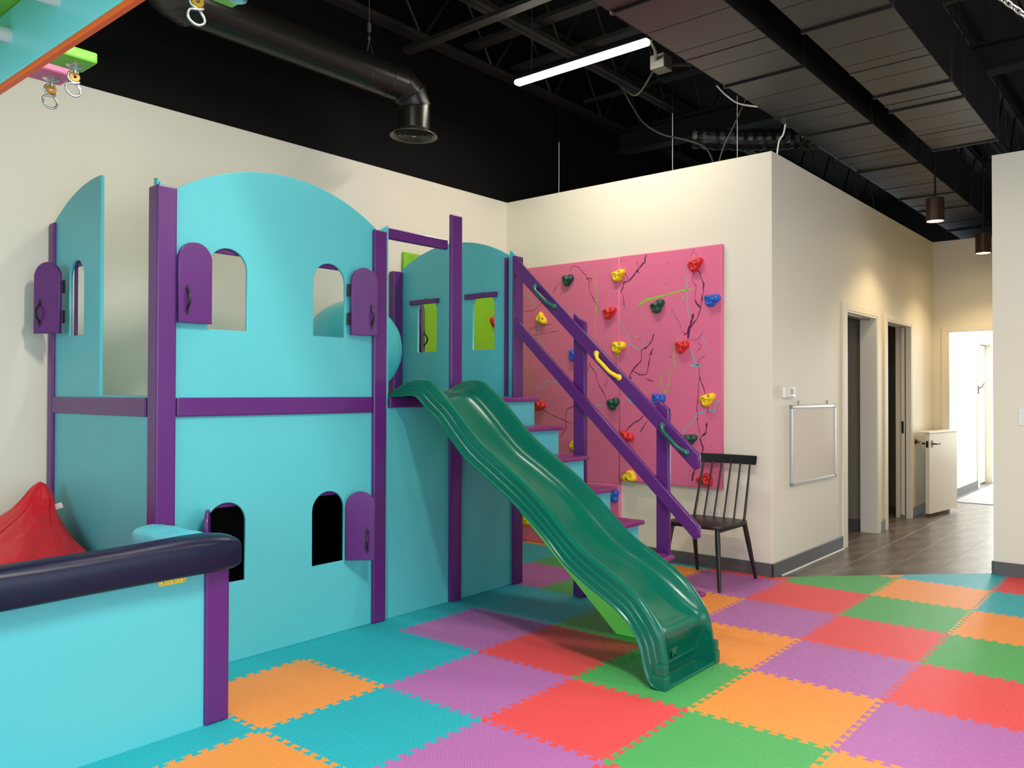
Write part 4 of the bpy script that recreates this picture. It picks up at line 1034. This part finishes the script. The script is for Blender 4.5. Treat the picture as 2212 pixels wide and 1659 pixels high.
# junction box and cables
jb = thing('junction_box', 'grey metal junction box beside the end of the strip light', 'junction box', (5.05, 3.08, 3.72))
put('box_body', box(4.98, 5.10, 3.03, 3.15, 3.695, 3.80, bev=0.004), M['galv'], jb)
put('connector', tube_me([(4.98, 3.10, 3.76), (4.86, 3.03, 3.77), (4.72, 2.98, 3.775)], 0.012, 8), M['galv'], jb)
put('conduit', tube_me([(5.10, 3.06, 3.75), (5.4, 2.86, 3.80), (5.9, 2.7, 3.84)], 0.014, 8), M['cable_grey'], jb)
def cable(pts, r, m, lab, cat='cable'):
    P = smooth_path(pts, 6)
    o = put('cable', tube_me(P, r, 6), M[m], None, label=lab, cat=cat, origin=pts[0], smooth=60); return o
cable([(4.99, 3.10, 3.72), (5.12, 3.35, 3.60), (5.3, 3.62, 3.78), (5.45, 3.72, 3.84), (5.56, 3.74, 3.80), (5.60, 3.719, 3.735), (5.6, 3.604, 3.568), (5.6, 3.425, 3.436), (5.6, 3.21, 3.349), (5.6, 3.024, 3.247), (5.6, 2.944, 3.08)], 0.0075, 'cable_grey', 'grey cable looping down from the junction box to the wall top')
cable([(5.62, 2.932, 3.08), (5.62, 2.884, 3.228), (5.62, 2.767, 3.43), (5.62, 2.675, 3.60)], 0.006, 'cable_grey', 'straight grey cable rising from the wall top towards the flat duct')
cable([(5.6, 2.931, 3.717), (5.6, 2.844, 3.618), (5.6, 2.728, 3.528), (5.6, 2.50, 3.45)], 0.0065, 'cable_white', 'white cable swagging out from beside the flat duct')
cable([(5.6, 2.37, 3.31), (5.6, 2.388, 3.23), (5.6, 2.421, 3.185), (5.6, 2.439, 3.07)], 0.0065, 'cable_white', 'short white cable rising from the wall corner to the duct')
for k, (y, z, nm) in enumerate(((4.622, 3.64, 'left'), (3.415, 3.65, 'middle'), (2.83, 3.66, 'right'))):
    o = put('hanger_wire', tube_me([(5.75, y, 2.8), (5.75, y, z-0.02), (5.752, y+0.002, z)], 0.003, 6), M['cable_white'], None, label={'left': 'thin white hanger wire above the wall, nearest the back corner', 'middle': 'thin white hanger wire above the middle of the climbing wall', 'right': 'thin white hanger wire above the wall, nearest the white cables'}[nm], cat='wire', origin=(5.75, y, 2.8), group='hanger wires above the wall')
    put('upper_wire', tube_me([(5.752, y+0.002, z), (5.76, y, 4.9)], 0.002, 5), M['black_iron'], o, label='black upper wire')
fx = thing('flexible_duct', 'crumpled foil flexible duct beside the long flat duct above the wall corner', 'air duct', (6.3, 2.8, 3.4))
bm = bmesh.new(); rings = []; rnd = random.Random(9)
for k in range(30):
    t = k/29; c = Vector((5.95+0.62*t, 3.35-0.92*t, 3.48-0.03*sin(3*t))); rr = 0.085*(1+(0.08 if k % 2 else -0.06))
    ax = Vector((0.62, -0.92, 0)).normalized(); w = ax.cross(Vector((0, 0, 1)))
    rings.append([bm.verts.new(c+(w*cos(2*pi*q/18)+Vector((0, 0, 1))*sin(2*pi*q/18))*rr*(1+0.05*rnd.uniform(-1, 1))) for q in range(18)])
for A, B in zip(rings, rings[1:]): loft(bm, A, B)
bmesh.ops.recalc_face_normals(bm, faces=bm.faces)
put('duct_sleeve', tome(bm), M['black_iron'], fx); 
bm = bmesh.new(); A = None
for k in range(4):
    t = k/3; c = Vector((6.48+0.07*t, 2.60-0.08*t, 3.47)); rr = 0.093+0.012*t
    ax = Vector((0.62, -0.92, 0)).normalized(); w = ax.cross(Vector((0, 0, 1)))
    B = [bm.verts.new(c+(w*cos(2*pi*q/18)+Vector((0, 0, 1))*sin(2*pi*q/18))*rr*(1+0.10*rnd.uniform(-1, 1))) for q in range(18)]
    if A: loft(bm, A, B)
    A = B
put('foil_collar', tome(bm), M['foil'], fx)

# ------------------------------------------------------------ overhead equipment, upper left
lad = thing('monkey_bar_ladder', 'overhead monkey bars with teal side board, orange edge and white rungs, upper left', 'monkey bars', (0.6, 2.2, 2.2))
put('side_board', box(0.791, 0.807, 0.9, 4.3, 2.206, 2.402, bev=0.006, seg=2), M['teal_board'], lad)
put('edge_strip', box(0.789, 0.809, 0.9, 4.3, 2.190, 2.2055, bev=0.003), M['orange_edge'], lad)
put('side_board', box(0.12, 0.158, 0.9, 4.3, 2.206, 2.402, bev=0.006, seg=2), M['teal_board'], lad)
for y in (1.59, 1.925, 2.26, 2.60, 2.94, 3.28, 3.62, 3.96):
    put('rung', tube_me([(0.150, y, 2.322), (0.800, y, 2.322)], 0.0205, 20), M['rung'], lad, smooth=50)
put('top_panel', box(0.10, 0.81, 0.9, 4.3, 2.404, 2.42, bev=0.002), M['green_panel'], lad, label='green top panel')
for y in (1.2, 4.0): put('hanger_rod', tube_me([(0.45, y, 2.42), (0.45, y, 4.9)], 0.008, 8), M['galv'], lad)

def hanger(x, y, z, parent, yawd=-8, only_flange=False):
    """flange, shackle, bushing and figure-eight hook hanging below a beam at (x, y, z)"""
    h = put('swing_hanger', lathe([(0.0, 0.0), (0.027, 0.0), (0.027, -0.002), (0.022, -0.005), (0.013, -0.006), (0.0, -0.006)], 24, (x, y, z)), M['chrome'], parent, smooth=40)
    if only_flange: return h
    c, s = cos(radians(yawd)), sin(radians(yawd)); fm = frame_m((x, y, z), (c, s, 0), (0, 0, 1), (s, -c, 0))
    P = [fm @ Vector(q) for q in ((0.002, -0.004, -0.011), (0.002, -0.018, -0.011), (0.002, -0.030, -0.008), (0.002, -0.034, 0), (0.002, -0.030, 0.008), (0.002, -0.018, 0.011), (0.002, -0.004, 0.011))]
    put('shackle', tube_me(smooth_path([tuple(p) for p in P], 4), 0.0036, 8), M['chrome'], h, smooth=60)
    cy = -0.040
    bs = lathe([(0.006, -0.005), (0.0155, -0.005), (0.0175, 0), (0.0155, 0.005), (0.006, 0.005), (0.006, -0.005)], 28, cap=False)
    bs.transform(Matrix.Translation((0.002, cy, 0))); bs.transform(fm)
    put('bushing', bs, M['ochre'], h, smooth=40)
    up_ = [(0.002+0.0205*cos(t), cy+0.0205*sin(t), 0.0) for t in [radians(-50-260*k/14) for k in range(15)]]
    lo_ = [(0.013, -0.061, 0.002), (-0.003, -0.0655, 0.004), (-0.018, -0.068, 0.003), (-0.0245, -0.078, 0), (-0.0225, -0.094, 0), (-0.010, -0.1065, 0), (0.006, -0.109, 0), (0.019, -0.100, 0), (0.0205, -0.086, 0), (0.013, -0.070, -0.003), (0.010, -0.064, -0.005)]
    path = [tuple(fm @ Vector(q)) for q in up_[::-1]+lo_]
    put('hook', tube_me(smooth_path(path, 4), 0.0042, 8), M['chrome'], h, smooth=60)
    return h
def beam(lab, y0, y1, z0, z1, m, hx):
    b = thing('swing_beam', lab, 'swing beam', (0.4, (y0+y1)/2, z0))
    put('beam_board', box(-0.6, 1.202, y0, y1, z0, z1, bev=0.008, seg=2), M[m], b)
    for x, y in hx: hanger(x, y, z0, b)
    put('hanger_rod', tube_me([(0.6, (y0+y1)/2, z1), (0.6, (y0+y1)/2, 4.9)], 0.008, 8), M['galv'], b)
beam('lime green overhead swing beam with a steel swing hook at its end', 3.068, 3.205, 2.494, 2.534, 'lime_beam', [(1.154, 3.148)])
beam('pink overhead swing beam with a steel swing hook, behind the lime one', 3.270, 3.405, 2.494, 2.534, 'pink_beam', [(1.150, 3.350)])
beam('lime overhead swing beam above the top edge of the frame, its hooks hanging into view', 2.205, 2.345, 2.515, 2.555, 'lime_beam', [])
b3 = [o for o in bpy.data.objects if o.name.startswith('swing_beam')][-1]
bw = ORIGIN[b3.name]
b3.children[0].data.transform(Matrix.Translation((0.10, 0, 0)))
hanger(1.169, 2.302, 2.515, b3, -14)
hanger(1.279, 2.275, 2.515, b3, 0, True)

# chain at the upper right
cn = thing('hanging_chain', 'bright steel chain hanging across the top right corner', 'chain', (3.6, 0.57, 2.87))
a0, a1 = Vector((3.532, 0.647, 2.935)), Vector((3.640, 0.522, 2.822)); dd = (a1-a0).normalized(); L = (a1-a0).length; n = int(L/0.024)+1
side = dd.cross(Vector((0, 0, 1))).normalized(); oth = dd.cross(side)
for k in range(n):
    c = a0+dd*(0.024*k); s = side if k % 2 else oth; pts = []
    for q in range(16):
        a = 2*pi*q/16; pts.append(c+dd*(0.010*cos(a)+(0.007 if cos(a) > 0 else -0.007))+s*0.0095*sin(a))
    put('link', tube_me(pts, 0.0032, 6, closed=True), M['chrome'], cn, smooth=60)
put('hanger_wire', tube_me([a0-dd*0.01, a0-dd*0.3+Vector((0, 0, 0.4)), (3.2, 1.0, 4.9)], 0.003, 6), M['galv'], cn)
